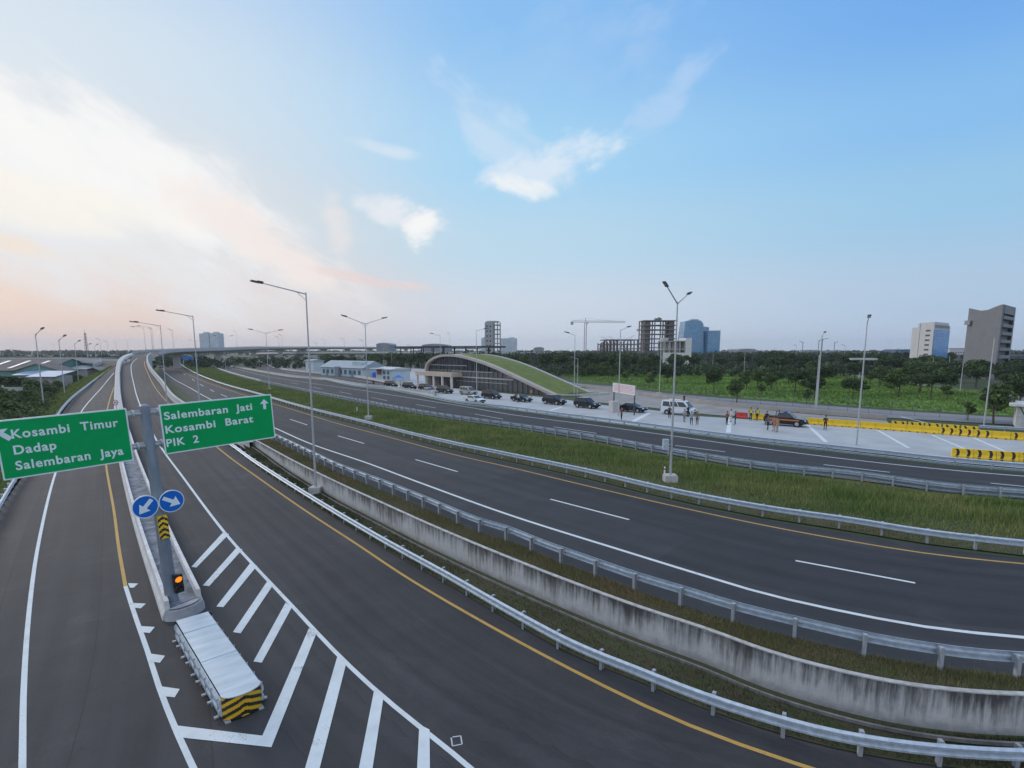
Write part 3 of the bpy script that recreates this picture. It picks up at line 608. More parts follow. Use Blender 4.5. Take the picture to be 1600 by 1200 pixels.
# ------------------------------------------------------------------ guard rails
def guardrail(label, path, face, step=2.0, post_from=0.0, n_max=100, h=RH, twin=False, m=GALV):
    root = thing('guardrail', label, 'guardrail', path[0], group='steel guard rails along the roads', world=True)
    f = face
    prof = [(o_ * 1.1, z_ * 1.15) for o_, z_ in [(0.00, -.155), (0.085, -.12), (0.085, -.07), (-0.004, -.018), (-0.004, .018), (0.085, .07), (0.085, .12), (0.0, .155), (-0.014, .155), (0.068, .112), (0.068, .076), (-0.02, .022), (-0.02, -.022), (0.068, -.076), (0.068, -.112), (-0.014, -.155)]]
    mb = MB(); mb.sweep(path, [(o * f, h + z) for o, z in prof]); mb.build('rail', m, root)
    if twin:
        mb = MB(); mb.sweep(path, [(o * f, h - 0.42 + z * .5) for o, z in prof]); mb.build('lower_rail', m, root)
    P = resample(path, step); nearest = sorted(range(len(P)), key=lambda i: P[i].length)[:n_max]
    pm = None
    for i in sorted(nearest):
        p = P[i]; d = P[min(i + 1, len(P) - 1)] - P[max(i - 1, 0)]; a = math.atan2(d.y, d.x)
        if pm is None:
            b = MB(); b.box((0, 0.13 * f, 0.36), (0.11, 0.02, 0.78)); b.box((-.05, 0.19 * f, 0.36), (0.012, 0.10, 0.78)); b.box((0, 0.25 * f, .36), (0.11, .02, .78)); b.box((0, 0.067 * f, h), (0.14, 0.098, 0.26)); b.box((0, 0.19 * f, 0.768), (0.11, 0.14, 0.03))
            o = b.build('post', GALVD); o.parent = root; pm = o
        else:
            o = pm.copy(); COL.objects.link(o); o.parent = root
        o.location = p - path[0]; o.rotation_euler = (0, 0, a)
    return root
R1_RAIL = [(352, 689), (365, 697), (400, 722), (500, 785), (600, 844), (700, 899), (800, 956), (900, 1009), (1000, 1050), (1100, 1089), (1200, 1121), (1300, 1147), (1400, 1164), (1500, 1174), (1600, 1179), (1750, 1183), (1950, 1180)]
r1 = spline([Vector((p.x, p.y, zr(y + 12))) for (x, y), p in (((x, y), U(x, y, zr(y + 12) + RH)) for x, y in R1_RAIL)], 0.6)
guardrail('steel guard rail beside the near ramp, in front of the stained wall', r1, 1)
guardrail('steel guard rail on top of the stained wall, its posts facing us', spline([U(378, 658, 0)] + drop(R2_RAIL, RH), 0.8), -1)
guardrail('bright steel guard rail between the near main road and the grass median', r3[8:], 1, m=GALV)
guardrail('steel guard rail along the far edge of the grass median', r4, -1, twin=True)
guardrail('low steel guard rail between the far road and the plaza', r5, 1, step=2.5, twin=True)
ar = spline([Vector((p.x, p.y, zr(y + 8))) for (x, y), p in (((x, y), U(x, y, zr(y + 8) + RH)) for x, y in [(-420, 1390), (-300, 1250), (-180, 1100), (-100, 975), (-50, 870), (0, 788), (22, 751), (60, 698), (95, 641), (112, 622), (137, 602), (162, 583.5), (176, 573), (181, 567.5)])], 1.0)
guardrail('curving guard rail on the left edge of the exit ramp', ar, 1)
# beige concrete barriers that bound the toll lane and the far road
for lbl, P in (('pale concrete barrier between the toll lane and the low depot buildings', tl_far), ('pale concrete barrier at the tip of the toll lane beside the far road', spline(px0([(318, 561), (350, 570.5), (388, 577.5), (420, 583.5), (460, 589.5), (505, 593.5), (567, 604), (605, 608), (680, 618)]), 2)), ('pale concrete barrier on the bend of the far road under the flyover', far_edge[:110:2])):
    mb = MB(); mb.sweep(P, [(-.3, 0), (-.12, .35), (-.09, .85), (.09, .85), (.12, .35), (.3, 0)]); o = mb.build('concrete_barrier', CONC); tag(o, lbl, 'barrier')

# ------------------------------------------------------------------ splitter nose between the two ramps
JERSEY = [(-.22, -.05), (-.20, .18), (-.10, .42), (-.08, .85), (.08, .85), (.10, .42), (.20, .18), (.22, -.05)]
NL = [(263, 968), (246, 918), (226, 858), (206, 790), (191, 728), (184.5, 690), (181.5, 655), (180.5, 627), (181, 600), (182, 579), (185, 567), (193, 559), (218, 551.5)]
NR = [(312, 948), (288, 896), (264, 842), (234, 772), (215, 722), (205, 690), (194, 655), (188.5, 627), (186.5, 600), (187, 579), (191, 567), (200.5, 559), (224, 552)]
nl = spline(pxr(NL), 1.0); nr_ = spline(pxr(NR), 1.0)
root = thing('splitter_island', 'long whitewashed concrete splitter island between the two ramps, holding the sign pole', 'traffic island', nl[0], world=True)
mb = MB(); mb.sweep(nl, JERSEY); mb.build('barrier_wall', CONCW, root)
mb = MB(); mb.sweep(nr_, JERSEY); mb.build('barrier_wall', CONCW, root)
na, fa = pair(nl[:70], nr_[:70], 70)
mb = MB(); mb.ribbon(lift(na, .5), lift(fa, .5)); mb.build('infill_slab', SLAB, root)
na, fa = pair(nl[62:], nr_[62:], 120)
mb = MB(); mb.ribbon(lift(na, .86), lift(fa, .86)); mb.build('barrier_cap', CONC, root)
# rounded end of the nose
e0, e1 = nl[0], nr_[0]; mid = (e0 + e1) / 2; w_ = (e1 - e0); fw = Vector((w_.y, -w_.x, 0)).normalized()
arc = [mid + (-w_ / 2) * math.cos(t) + fw * (0.42 * math.sin(t)) for t in np.linspace(0, math.pi, 12)]
mb = MB(); mb.sweep([Vector(p) for p in arc], [(-.14, -.05), (-.14, .42), (.12, .42), (.2, -.05)]); mb.build('end_wall', CONCD, root)
mb = MB(); poly = [Vector((p.x, p.y, -1.12)) for p in arc]; mb.add(poly, [tuple(range(len(poly)))]); mb.build('end_slab', CONCD, root)
mb = MB()
for k in range(16):
    i = random.randrange(2, 30); t = random.uniform(.15, .85); p = na[i].lerp(fa[i], t) + Vector((0, 0, .506)); mb.box(p, (random.uniform(.2, .7), random.uniform(.1, .35), .01), random.uniform(0, 3))
tag(mb.build('mortar_patch', CONC, root), kind='stuff')
# crash cushion
cb0, cb1 = U(303, 992, -1.6), U(384, 1120, -1.6); cb1 = cb1 + (cb1 - cb0).normalized() * -0.3
ax = (cb1 - cb0); CL = ax.length; ax.normalize(); cw = 1.28
root = thing('crash_cushion', 'galvanised crash cushion with a black and yellow chevron nose, before the splitter island', 'crash cushion', cb0, math.atan2(ax.y, ax.x))
mb = MB()
nseg = 5
for k in range(nseg):
    x0, x1 = CL * k / nseg, CL * (k + 1) / nseg
    mb.box(((x0 + x1) / 2, 0, 0.80 + 0.012 * ((nseg - k) % 2) - 0.006 * k), (x1 - x0 + .02, cw - .12, .02))
lid = mb
nz = []
for k in range(13):
    t = math.pi * (k / 12 - .5); nz.append(Vector((CL - .02 + 0.34 * math.cos(t), (cw / 2 - .04) * math.sin(t), 0.79)))
lid.prism([Vector((CL - .1, -cw / 2 + .04, .79))] + nz + [Vector((CL - .1, cw / 2 - .04, .79))], (0, 0, 0), (0, 0, 0.03))
lid.build('lid', mat('bare_galvanised_lid', (0.42, 0.49, 0.54), 0.5, 0.3, 0.3, 1.2, stretch=(2.5, .5, 1), col2=(0.58, 0.65, 0.70)), root)
for s in (-1, 1):
    mb = MB(); mb.sweep([Vector((0, s * (cw / 2 - .02), 0)), Vector((CL / 2, s * (cw / 2 - .02), 0)), Vector((CL, s * (cw / 2 - .02), 0))], [(0.0, .12), (.06, .2), (.06, .32), (0, .4), (.06, .48), (.06, .62), (0.0, .72), (-.03, .72), (-.03, .12)] if s < 0 else [(0.0, .12), (-.06, .2), (-.06, .32), (0, .4), (-.06, .48), (-.06, .62), (0.0, .72), (.03, .72), (.03, .12)])
    o = mb.build('side_panel', GALV, root)
    for k in range(9):
        mb = MB(); x = .25 + k * (CL - .4) / 8; mb.box((x, s * (cw / 2 + .10), .10 + .12 * (k % 2)), (.10, .13, .05)); mb.tube((x, s * (cw / 2 + .03), .05), (x, s * (cw / 2 + .03), .70), .025, n=6); mb.build('bracket', GALVD, root)
mb = MB(); mb.box((CL / 2, 0, .42), (CL - .1, cw - .2, .68)); mb.build('core', DARK, root)
# nose with chevrons: strips round the curve
mb = MB(); K = 48; rows = 26
for k in range(K):
    t0, t1 = math.pi * (k / K - .5), math.pi * ((k + 1) / K - .5); q = abs((k + .5) / K - .5) * 2
    pts = lambda t, z: Vector((CL - .02 + 0.34 * math.cos(t), (cw / 2 - .04) * math.sin(t), z))
    for r_ in range(rows):
        z0, z1 = .06 + .72 * r_ / rows, .06 + .72 * (r_ + 1) / rows
        band = int(math.floor(((z0 + z1) / 2 + q * .36) / .125)) % 2
        mb.add([pts(t0, z0), pts(t1, z0), pts(t1, z1), pts(t0, z1)], [(0, 1, 2, 3)], band)
mb.build('chevron_nose', [mat('chevron_yellow', (0.62, 0.36, 0.01), 0.5, 0, 0.1, 3), BLK], root)
for s in (-1, 1):
    mb = MB(); mb.box((CL + .12, s * .5, .02), (.3, .16, .04)); mb.build('foot_plate', GALVD, root)
mb = MB(); mb.box((.03, 0, .42), (.06, cw + .1, .8)); mb.build('back_frame', DARK, root)

# ------------------------------------------------------------------ direction sign
SB = U(270, 945, -1.3); SYAW, SROLL = 0.815, 0.041
root = thing('direction_sign', 'tall steel pole carrying two green direction boards on the splitter island', 'road sign', SB, 0)
root.rotation_euler = (0, -SROLL, SYAW)
mb = MB(); mb.tube((0, 0, -.6), (0, 0, 9.0), .27, .185, 24); mb.tube((0, 0, 9.0), (0, 0, 9.08), .185, .09, 24); mb.build('pole', mat('pole_steel', (.22, .26, .31), .5, .3, .25, 1.6, stretch=(1, 1, .3)), root, smooth_=False)
mb = MB(); mb.box((0, 0, -.12), (.8, .8, .08)); mb.build('base_plate', GALVD, root)
for z in (8.7, 7.32):
    mb = MB(); mb.tube((-1.3, 0, z), (1.2, 0, z), .10, n=12)
    for x in (-.44, .44): mb.tube((x - .04, 0, z), (x + .04, 0, z), .18, n=12); 
    mb.box((-.3, -.02, z + .13), (.75, .05, .05)); mb.box((.3, -.02, z + .13), (.75, .05, .05))
    mb.build('cross_arm', GALVD, root)
def text(body, x0, x1, z, size, parent, m, y, bold=0.010):
    cu = bpy.data.curves.new('lettering', 'FONT'); cu.body = body; cu.size = size; cu.space_character = 1.12; cu.offset = bold; cu.extrude = 0.004
    o = bpy.data.objects.new('t', cu); COL.objects.link(o)
    bpy.context.view_layer.update(); dg = bpy.context.evaluated_depsgraph_get()
    me = bpy.data.meshes.new_from_object(o.evaluated_get(dg)); bpy.data.objects.remove(o)
    xs = [v.co.x for v in me.vertices]; a, b = min(xs), max(xs)
    for v in me.vertices:
        px_ = (v.co.x - a) / (b - a) * (x1 - x0) + x0; v.co = (px_, y - v.co.z - .005, v.co.y + z)
    me.materials.clear(); me.materials.append(m)
    xs = sorted(v.co.x for v in me.vertices); gap, cut = max(((xs[i + 1] - xs[i]), (xs[i + 1] + xs[i]) / 2) for i in range(len(xs) - 1)); metas = [me]
    if ' ' in body:                  # every word a part of its own
        metas = []
        for sgn in (-1, 1):
            bm = bmesh.new(); bm.from_mesh(me); bmesh.ops.delete(bm, geom=[v for v in bm.verts if (v.co.x - cut) * sgn < 0], context='VERTS'); m2 = bpy.data.meshes.new('lettering'); bm.to_mesh(m2); bm.free(); m2.materials.append(m); metas.append(m2)
    for m2 in metas: q = bpy.data.objects.new('lettering', m2); COL.objects.link(q); q.parent = parent
    return q
def board(x0, x1, z0, z1, lines, name='sign_board', lab=None):
    def rr(mb, a, b, c_, d, r, y0, y1, mi=0):
        pts = []
        for cx, cz, t0 in ((b - r, d - r, 0), (a + r, d - r, 90), (a + r, c_ + r, 180), (b - r, c_ + r, 270)):
            for k in range(5): t = R(t0 + 22.5 * k); pts.append(Vector((cx + r * math.cos(t), 0, cz + r * math.sin(t))))
        mb.prism(pts, (0, y0, 0), (0, y1, 0), mi)
    mb = MB(); rr(mb, x0, x1, z0, z1, .04, -.24, -.30); rr(mb, x0 + .05, x1 - .05, z0 + .05, z1 - .05, .03, -.26, -.306, 1)
    mb.box(((x0 + x1) / 2, -.20, (z0 + z1) / 2 + .55), (x1 - x0 - .3, .08, .08)); mb.box(((x0 + x1) / 2, -.20, (z0 + z1) / 2 - .55), (x1 - x0 - .3, .08, .08))
    o = mb.build(name, [SIGNW, SIGNG], root); o['label'] = lab
    return o
bl = board(-4.70, -.70, 6.83, 9.02, None, lab='left green board reading Kosambi Timur, Dadap, Salembaran Jaya')
br = board(.45, 5.20, 6.865, 9.01, None, lab='right green board reading Salembaran Jati, Kosambi Barat, PIK 2')
text('Kosambi  Timur', -4.27, -1.05, 8.32, .46, bl, SIGNW, -.306); text('Dadap', -4.29, -3.08, 7.73, .46, bl, SIGNW, -.306); text('Salembaran  Jaya', -4.31, -1.02, 7.15, .46, bl, SIGNW, -.306)
text('Salembaran  Jati', .59, 4.24, 8.36, .46, br, SIGNW, -.306); text('Kosambi  Barat', .57, 4.23, 7.77, .46, br, SIGNW, -.306); text('PIK  2', .54, 1.80, 7.19, .46, br, SIGNW, -.306)
def arrow(parent, cx, cz, L, wd, ang, m, y, name='arrow'):
    pts = [(-.16, -.5), (.16, -.5), (.16, .05), (.5, .05), (0, .5), (-.5, .05), (-.16, .05)]
    ca, sa = math.cos(ang), math.sin(ang)
    P = [Vector((cx + (a * wd) * ca - (b * L) * sa, 0, cz + (a * wd) * sa + (b * L) * ca)) for a, b in pts]
    mb = MB(); mb.prism(P, (0, y + .002, 0), (0, y - .006, 0)); return mb.build(name, m, parent)
arrow(br, 4.83, 8.56, .48, .40, 0, SIGNW, -.306); arrow(bl, -4.50, 8.50, .55, .52, R(45), SIGNW, -.306)
for cx, cz, ang, nm in ((-.55, 4.79, R(137), 'left'), (.43, 4.80, R(-123), 'right')):
    mb = MB(); n = 32
    for rad, y0, y1, mi in ((.49, -.30, -.34, 0), (.455, -.32, -.347, 1)):
        mb.prism([Vector((cx + rad * math.cos(2 * math.pi * k / n), 0, cz + rad * math.sin(2 * math.pi * k / n))) for k in range(n)], (0, y0, 0), (0, y1, 0), mi)
    mb.box((cx, -.28, cz), (.06, .06, .7))
    o = mb.build('keep_sign', [SIGNW, SIGNB], root); o['label'] = 'round blue sign with a white arrow pointing down %s' % nm
    arrow(o, cx, cz, .74, .50, ang, SIGNW, -.347)
mb = MB(); mb.box((0, -.27, 4.8), (1.0, .05, .06)); mb.build('sign_bracket', GALVD, root)
mb = MB()
for k in range(20):
    for j in range(18):
        x0, x1 = -.19 + .38 * k / 20, -.19 + .38 * (k + 1) / 20; z0, z1 = 3.22 + 1.02 * j / 18, 3.22 + 1.02 * (j + 1) / 18
        xm, zm = (x0 + x1) / 2, (z0 + z1) / 2; b_ = int(math.floor((zm - 3.22 + abs(xm) * .75) / .125)) % 2
        mb.add([(x0, -.335, z0), (x1, -.335, z0), (x1, -.335, z1), (x0, -.335, z1)], [(0, 1, 2, 3)], b_)
mb.box((0, -.31, 3.73), (.39, .03, 1.03), mi=0)
mb.build('chevron_plate', [YEL, BLK], root)
mb = MB(); mb.box((.22, -.46, 1.10), (.36, .22, .84)); o = mb.build('warning_light', BLK, root, bevel=.02)
for z, m, nm in ((1.32, AMBER, 'lit_lens'), (.90, BLK, 'dark_lens')):
    b = MB(); b.tube((.22, -.57, z), (.22, -.60, z), .145, .12, 20); b.build(nm, m, o)
    b = MB()
    for k in range(10):
        t0, t1 = math.pi * k / 10, math.pi * (k + 1) / 10
        b.add([(.22 + .165 * math.cos(t0), -.57, z + .165 * math.sin(t0)), (.22 + .165 * math.cos(t1), -.57, z + .165 * math.sin(t1)), (.22 + .165 * math.cos(t1), -.72, z + .165 * math.sin(t1) - .01), (.22 + .165 * math.cos(t0), -.72, z + .165 * math.sin(t0) - .01)], [(0, 1, 2, 3)])
    b.build('visor', BLK, o)
# small speed sign further up the island
p = UR(183.5, 655); root = thing('speed_sign', 'small round red-rimmed speed sign on the splitter island behind the left board', 'road sign', p)
mb = MB(); mb.tube((0, 0, 0), (0, 0, 2.6), .05, n=8); mb.build('post', GALVD, root)
mb = MB(); n = 24
for rad, y0, y1, mi in ((.42, -.05, -.08, 0), (.32, -.06, -.086, 1)): mb.prism([Vector((rad * math.cos(2 * math.pi * k / n), 0, 2.5 + rad * math.sin(2 * math.pi * k / n))) for k in range(n)], (0, y0, 0), (0, y1, 0), mi)
o = mb.build('disc', [RED, SIGNW], root); text('40', -.2, .2, 2.37, .38, o, BLK, -.086)

# ------------------------------------------------------------------ street lamps
def lamp(x, y, z, ty, arms, label, group, base=True, r=.095, head=1.0, fn=None, box=False, name='street_lamp', box_m=None):
    p = fn if fn is not None else U(x, y, z)
    H = UD(800, ty, p.y).z - p.z
    root = thing(name, label, 'street lamp', p, group=group)
    mb = MB(); mb.tube((0, 0, 0), (0, 0, H * .45), r, r * .8, 12); mb.tube((0, 0, H * .45), (0, 0, H), r * .78, r * .5, 12); mb.build('pole', POLE, root)
    if base: mb = MB(); mb.box((0, 0, .2), (.95, .95, .75)); mb.build('concrete_base', CONC, root, bevel=.05)
    for ax_, ay_, L, rise in arms:
        d = Vector((ax_, ay_, 0)).normalized(); tip = d * L + Vector((0, 0, H + rise))
        mb = MB(); mb.tube((0, 0, H - .12), tip, r * .5, r * .34, 8); mb.tube((0, 0, H - .6), d * (L * .22) + Vector((0, 0, H - .1 + rise * .22)), r * .22, n=6) if L > 2.6 else None
        a = mb.build('arm', POLE, root)
        d3 = (d * L + Vector((0, 0, rise))).normalized(); sd_ = Vector((0, 0, 1)).cross(d3).normalized(); up = d3.cross(sd_)
        mb = MB(); mb.box(tip + d3 * .30 * head, (.85 * head, .30 * head, .10 * head), ax=(d3, sd_, up)); mb.box(tip + d3 * .05 * head + up * .05 * head, (.4 * head, .2 * head, .12 * head), ax=(d3, sd_, up)); h_ = mb.build('lamp_head', DARK, a)
        mb = MB(); mb.box(tip + d3 * .36 * head - up * .06 * head, (.5 * head, .22 * head, .03), ax=(d3, sd_, up)); mb.build('lens', LENS, h_)
    if box:
        mb = MB(); mb.box((-.45, 0, 2.9), (.42, .34, .8)); mb.box((-.2, 0, 2.9), (.2, .08, .08)); mb.build('control_box', GALV, root, bevel=.02)
    return root
G1 = 'single-arm street lamps along the wall'; G2 = 'twin-arm street lamps on the grass median'; G3 = 'street lamps along the plaza'; G4 = 'single-arm street lamps left of the exit ramp'
lamp(494, 771, -1.4, 457, [(-.72, -.70, 3.3, .45)], 'tall single-arm lamp in front of the stained wall, nearest of its row', G1)
lamp(316, 678, -.2, 493, [(-.75, -.62, 3.0, .4)], 'single-arm lamp rising behind the right green board', G1)
lamp(262, 640, 0, 508, [(-.85, -.5, 3.2, .4)], 'single-arm lamp right of the ramp, second beyond the green boards', G1, head=1.4)
lamp(238, 575, 0, 511, [(-.9, -.3, 3.6, .3)], 'slim single-arm lamp beside the flyover ramp crest', G1, head=1.6, fn=Vector((-140, 214, 6.3)))
lamp(238, 565, 0, 512, [(-.9, -.3, 3.6, .3)], 'farthest single-arm lamp at the top of the flyover ramp', G1, head=1.7, fn=Vector((-160, 240, 7.6)))
lamp(1047, 753, 0.1, 472, [(-.6, -.8, 2.2, .95), (.6, .8, 2.2, .75)], 'tall twin-arm lamp with a control box, nearest on the grass median', G2, box=True, head=.78)
lamp(576, 656, 0.1, 505, [(-.7, -.7, 2.9, .8), (.7, .7, 2.9, .8)], 'twin-arm lamp on the grass median left of the curved hall', G2)
lamp(421, 610, 0.1, 520, [(-.75, -.6, 3.2, .7), (.75, .6, 3.2, .7)], 'twin-arm lamp on the grass median behind the right green board', G2, head=1.3)
lamp(353, 580, 0.1, 527, [(-.8, -.5, 3.4, .7), (.8, .5, 3.4, .7)], 'small twin-arm lamp on the median near the flyover piers', G2, head=1.6)
lamp(309, 568, 0.1, 533, [(-.8, -.5, 3.6, .7), (.8, .5, 3.6, .7)], 'tiny twin-arm lamp on the median before the flyover', G2, head=1.8)
lamp(1338, 696, 0, 502, [(-.5, -.9, 1.6, .35)], 'tall single-arm lamp at the plaza edge in front of the yellow barriers', G3, base=False)
lamp(1275, 646, 0, 524, [(.6, .75, 2.0, .5)], 'single-arm lamp behind the dark orange-striped pickup', G3, base=False, r=.13)
lamp(1273, 645, 0, 556, [(.6, .75, 1.0, .3)], 'short lamp post close beside the taller one behind the pickup', G3, base=False, r=.1)
lamp(1030, 617, 0, 500, [(-.6, -.75, 1.2, .3)], 'single lamp post beside the fence behind the white van', G3, base=True)
lamp(966, 650, 0, 515, [(.7, .7, 2.0, .45)], 'single-arm lamp in front of the red-lettered billboard', G3, base=False)
lamp(897, 619, 0, 523, [(-.9, -.4, 1.7, .4)], 'single-arm lamp at the right tip of the green roof', G3, base=False, head=1.3)
lamp(902, 618, 0, 560, [(-.9, -.4, 1.0, .2)], 'short lamp post beside the right tip of the green roof', G3, base=False)
lamp(745, 621, 0, 516, [(.9, .4, 1.9, .3)], 'single-arm lamp between the parked cars and the curved hall', G3, base=False, head=1.2)
lamp(689, 600, 0, 524, [(-.9, .3, 2.4, .5)], 'single-arm lamp at the left end of the curved hall', G3, base=False, head=1.3)
lamp(1537, 668, 0, 528, [], 'plain tall post by the small tree behind the yellow barriers', G3, base=False)
for x, y, t, lab in ((1455, 595, 558, 'small lamp post on the field path below the white and blue tower'), (1480, 596, 556, 'small lamp post on the field path right of the blue facade'), (1162, 590, 552, 'thin pale post among the field trees'), (1113, 584, 552, 'thin pale post behind the blue glass towers'), (1500, 612, 566, 'thin pale post beside the field path')):
    lamp(x, y, 0, t, [(-.7, -.4, 1.2, .3)], lab, 'far lamp posts in the field', base=False, r=.10, head=1.2)
lamp(70, 646, -2.1, 522, [(.8, -.5, 3.4, .9)], 'single-arm lamp left of the exit ramp, nearest of its row', G4, base=False, head=1.3, r=.13)
lamp(103, 630, -2.1, 531, [(.8, -.5, 3.2, .8)], 'second single-arm lamp left of the exit ramp', G4, base=False, head=1.4, r=.13)
lamp(124, 606, -2.1, 537, [(.8, -.5, 3.4, .8)], 'third single-arm lamp left of the exit ramp', G4, base=False, head=1.5, r=.13)
lamp(141, 594, -2.1, 540, [(.8, -.5, 3.2, .6)], 'fourth single-arm lamp left of the exit ramp', G4, base=False, head=1.6, r=.14)
lamp(153, 590, -2.1, 540, [(.8, -.5, 2.6, .5)], 'last tiny lamp left of the exit ramp', G4, base=False, head=1.6, r=.14)
lamp(-28, 735, -1.9, 470, [(.86, -.5, 2.6, .6)], 'nearest lamp at the left picture edge, only its lamp head showing', G4, base=False, head=1.0)
proto = None
for i, (x, Y, zb, t) in enumerate([(277, 400, 0, 516), (246, 420, 9, 514), (375, 520, 11, 518), (440, 470, 0, 527), (445, 520, 0, 524), (511, 520, 12, 531), (498, 520, 0, 536), (541, 400, 0, 530), (570, 420, 0, 532), (601, 360, 0, 543), (613, 360, 0, 545), (622, 360, 0, 544), (644, 330, 0, 540), (657, 320, 0, 544), (704, 500, 0, 521), (164, 420, 0, 530), (175, 460, 0, 534), (188, 500, 5, 535), (28, 700, 0, 544), (92, 800, 0, 538), (206, 620, 5, 532), (1208, 420, 0, 545), (1190, 440, 0, 547), (1240, 400, 0, 540), (1400, 420, 0, 545), (1315, 300, 0, 540)]):
    p = Vector(((x - 800) / 850 * Y, Y, zb)); H = 12.0; Ht = UD(800, t, Y).z - zb
    if proto is None:
        proto = thing('distant_lamp', 'distant thin lamp post standing against the horizon haze', 'street lamp', p, group='distant lamp posts')
        mb = MB(); mb.tube((0, 0, 0), (0, 0, H), .13, .09, 8); mb.build('pole', POLE, proto)
        mb = MB(); mb.tube((0, 0, H - .1), (-2.0, -.4, H + .4), .07, n=6); mb.box((-2.2, -.45, H + .42), (.9, .3, .12)); mb.build('arm', DARK, proto); o = proto
    else: o = copy_tree(proto)
    o.location = p; o.scale = (1, 1, max(.3, Ht / H))
p = U(1038, 748, 0.15); root = thing('marker_post', 'short white marker post beside the nearest median lamp', 'marker post', p)
mb = MB(); mb.tube((0, 0, 0), (0, 0, .95), .06, n=8); mb.build('post', SIGNW, root); mb = MB(); mb.tube((0, 0, .7), (0, 0, .82), .065, n=8); mb.build('reflector', RED, root)
p = U(558, 645, 0.15); root = thing('marker_post', 'short white marker post on the grass median far left', 'marker post', p)
mb = MB(); mb.tube((0, 0, 0), (0, 0, .95), .06, n=8); mb.build('post', SIGNW, root)
# lattice radio mast far left
p = Vector(((142 - 800) / 850 * 700, 700, -2)); root = thing('radio_mast', 'distant lattice radio mast on the left horizon', 'mast', p)
mb = MB(); HH = UD(142, 520, 700).z + 2
for a, b in ((-1, -1), (1, -1), (1, 1), (-1, 1)): mb.tube((a * 1.6, b * 1.6, 0), (a * .6, b * .6, HH), .18, n=4)
for k in range(10):
    z0, z1 = HH * k / 10, HH * (k + 1) / 10; w0, w1 = 1.6 - 1.0 * k / 10, 1.6 - (k + 1) / 10
    for s in (-1, 1): mb.tube((-w0, s * w0, z0), (w1, s * w1, z1), .1, n=4); mb.tube((s * w0, -w0, z0), (s * w1, w1, z1), .1, n=4)
mb.build('lattice', DARK, root); mb = MB(); mb.tube((0, 0, HH), (0, 0, HH + 4), .12, n=6); mb.build('antenna', DARK, root)

# ------------------------------------------------------------------ flyovers
def bridge(name, label, path, width, parapet=1.05, thick=1.9, piers=(), ground=0.0, wall_until=0):
    root = thing(name, label, 'flyover', path[0], world=True)
    hw = width / 2
    mb = MB(); mb.sweep(path, [(-hw, -.02), (hw, -.02), (hw, -.5), (hw * .55, -thick), (-hw * .55, -thick), (-hw, -.5)]); mb.build('deck', CONC, root)
    for s in (-1, 1):
        mb = MB(); P = side(path, s * (hw - .1)); mb.sweep(P, [(-.24, -.5), (-.24, 0), (-.1, parapet), (.1, parapet), (.24, 0), (.24, -.5)]); mb.build('parapet', CONC, root)
        mb = MB(); mb.sweep(lift(P, parapet), [(-.06, .28), (-.06, .4), (.06, .4), (.06, .28)]); mb.build('hand_rail', GALVD, root)
    mb = MB(); mb.ribbon(side(lift(path, .01), -hw + .4), side(lift(path, .01), hw - .4)); mb.build('carriageway', ASPH2, root)
    for i in piers:
        p = path[i]; d = path[i + 1] - path[i - 1]; a = math.atan2(d.y, d.x); h = p.z - thick - ground
        mb = MB(); mb.box((p.x, p.y, ground + h / 2 - .6), (1.7, 3.4, h), a); b = mb.build('pier', CONC, root)
        mb = MB(); mb.prism([Vector((p.x, p.y, 0)) + Vector((-math.sin(a) * o, math.cos(a) * o, z)) for o, z in ((-width * .42, p.z - thick), (width * .42, p.z - thick), (width * .42, p.z - thick - .7), (1.9, p.z - thick - 1.7), (-1.9, p.z - thick - 1.7), (-width * .42, p.z - thick - .7))], Vector((math.cos(a), math.sin(a), 0)) * -1.0, Vector((math.cos(a), math.sin(a), 0)) * 1.0); mb.build('pier_cap', CONC, b)
    return root
bc = [(a + b) / 2 for a, b in ((UR(199, 559), UR(230, 559)), (UR(221, 553), UR(235, 554)))]
fb = spline([bc[1] + Vector((0, 0, -.02))] + b_far, 4.0)
def nearest_i(P, q): return min(range(2, len(P) - 2), key=lambda i: (P[i].xy - Vector(q)).length)
bridge('flyover', 'long grey flyover on piers crossing the horizon behind the low depot', fb, 10.6, piers=[nearest_i(fb, q) for q in ((-193, 318), (-199, 370), (-203, 430), (-211, 500), (-214, 560), (-214, 620), (-208, 690), (-198, 760), (-188, 820), (-172, 890))])
la = spline([Vector(p) for p in ((-137, 186, 4.7), (-147, 203, 5.5), (-166, 217, 5.9), (-200, 226, 6.0), (-250, 228, 5.8), (-330, 222, 5.4), (-450, 205, 4.0))], 4.0)
bridge('side_flyover', 'grey flyover on piers leaving to the left behind the green gabled shed', la, 8.6, ground=-2.2, piers=[nearest_i(la, q) for q in ((-175, 220), (-200, 226), (-226, 228), (-255, 228), (-290, 225))], thick=1.5)
fd = spline([Vector(p) for p in ((-330, 700, 6), (-220, 560, 7.5), (-120, 520, 8.0), (-20, 560, 7.5), (60, 700, 7))], 6.0)
bridge('cross_flyover', 'low far flyover passing behind the depot roofs', fd, 10, piers=list(range(6, len(fd) - 4, 6)), thick=1.6)
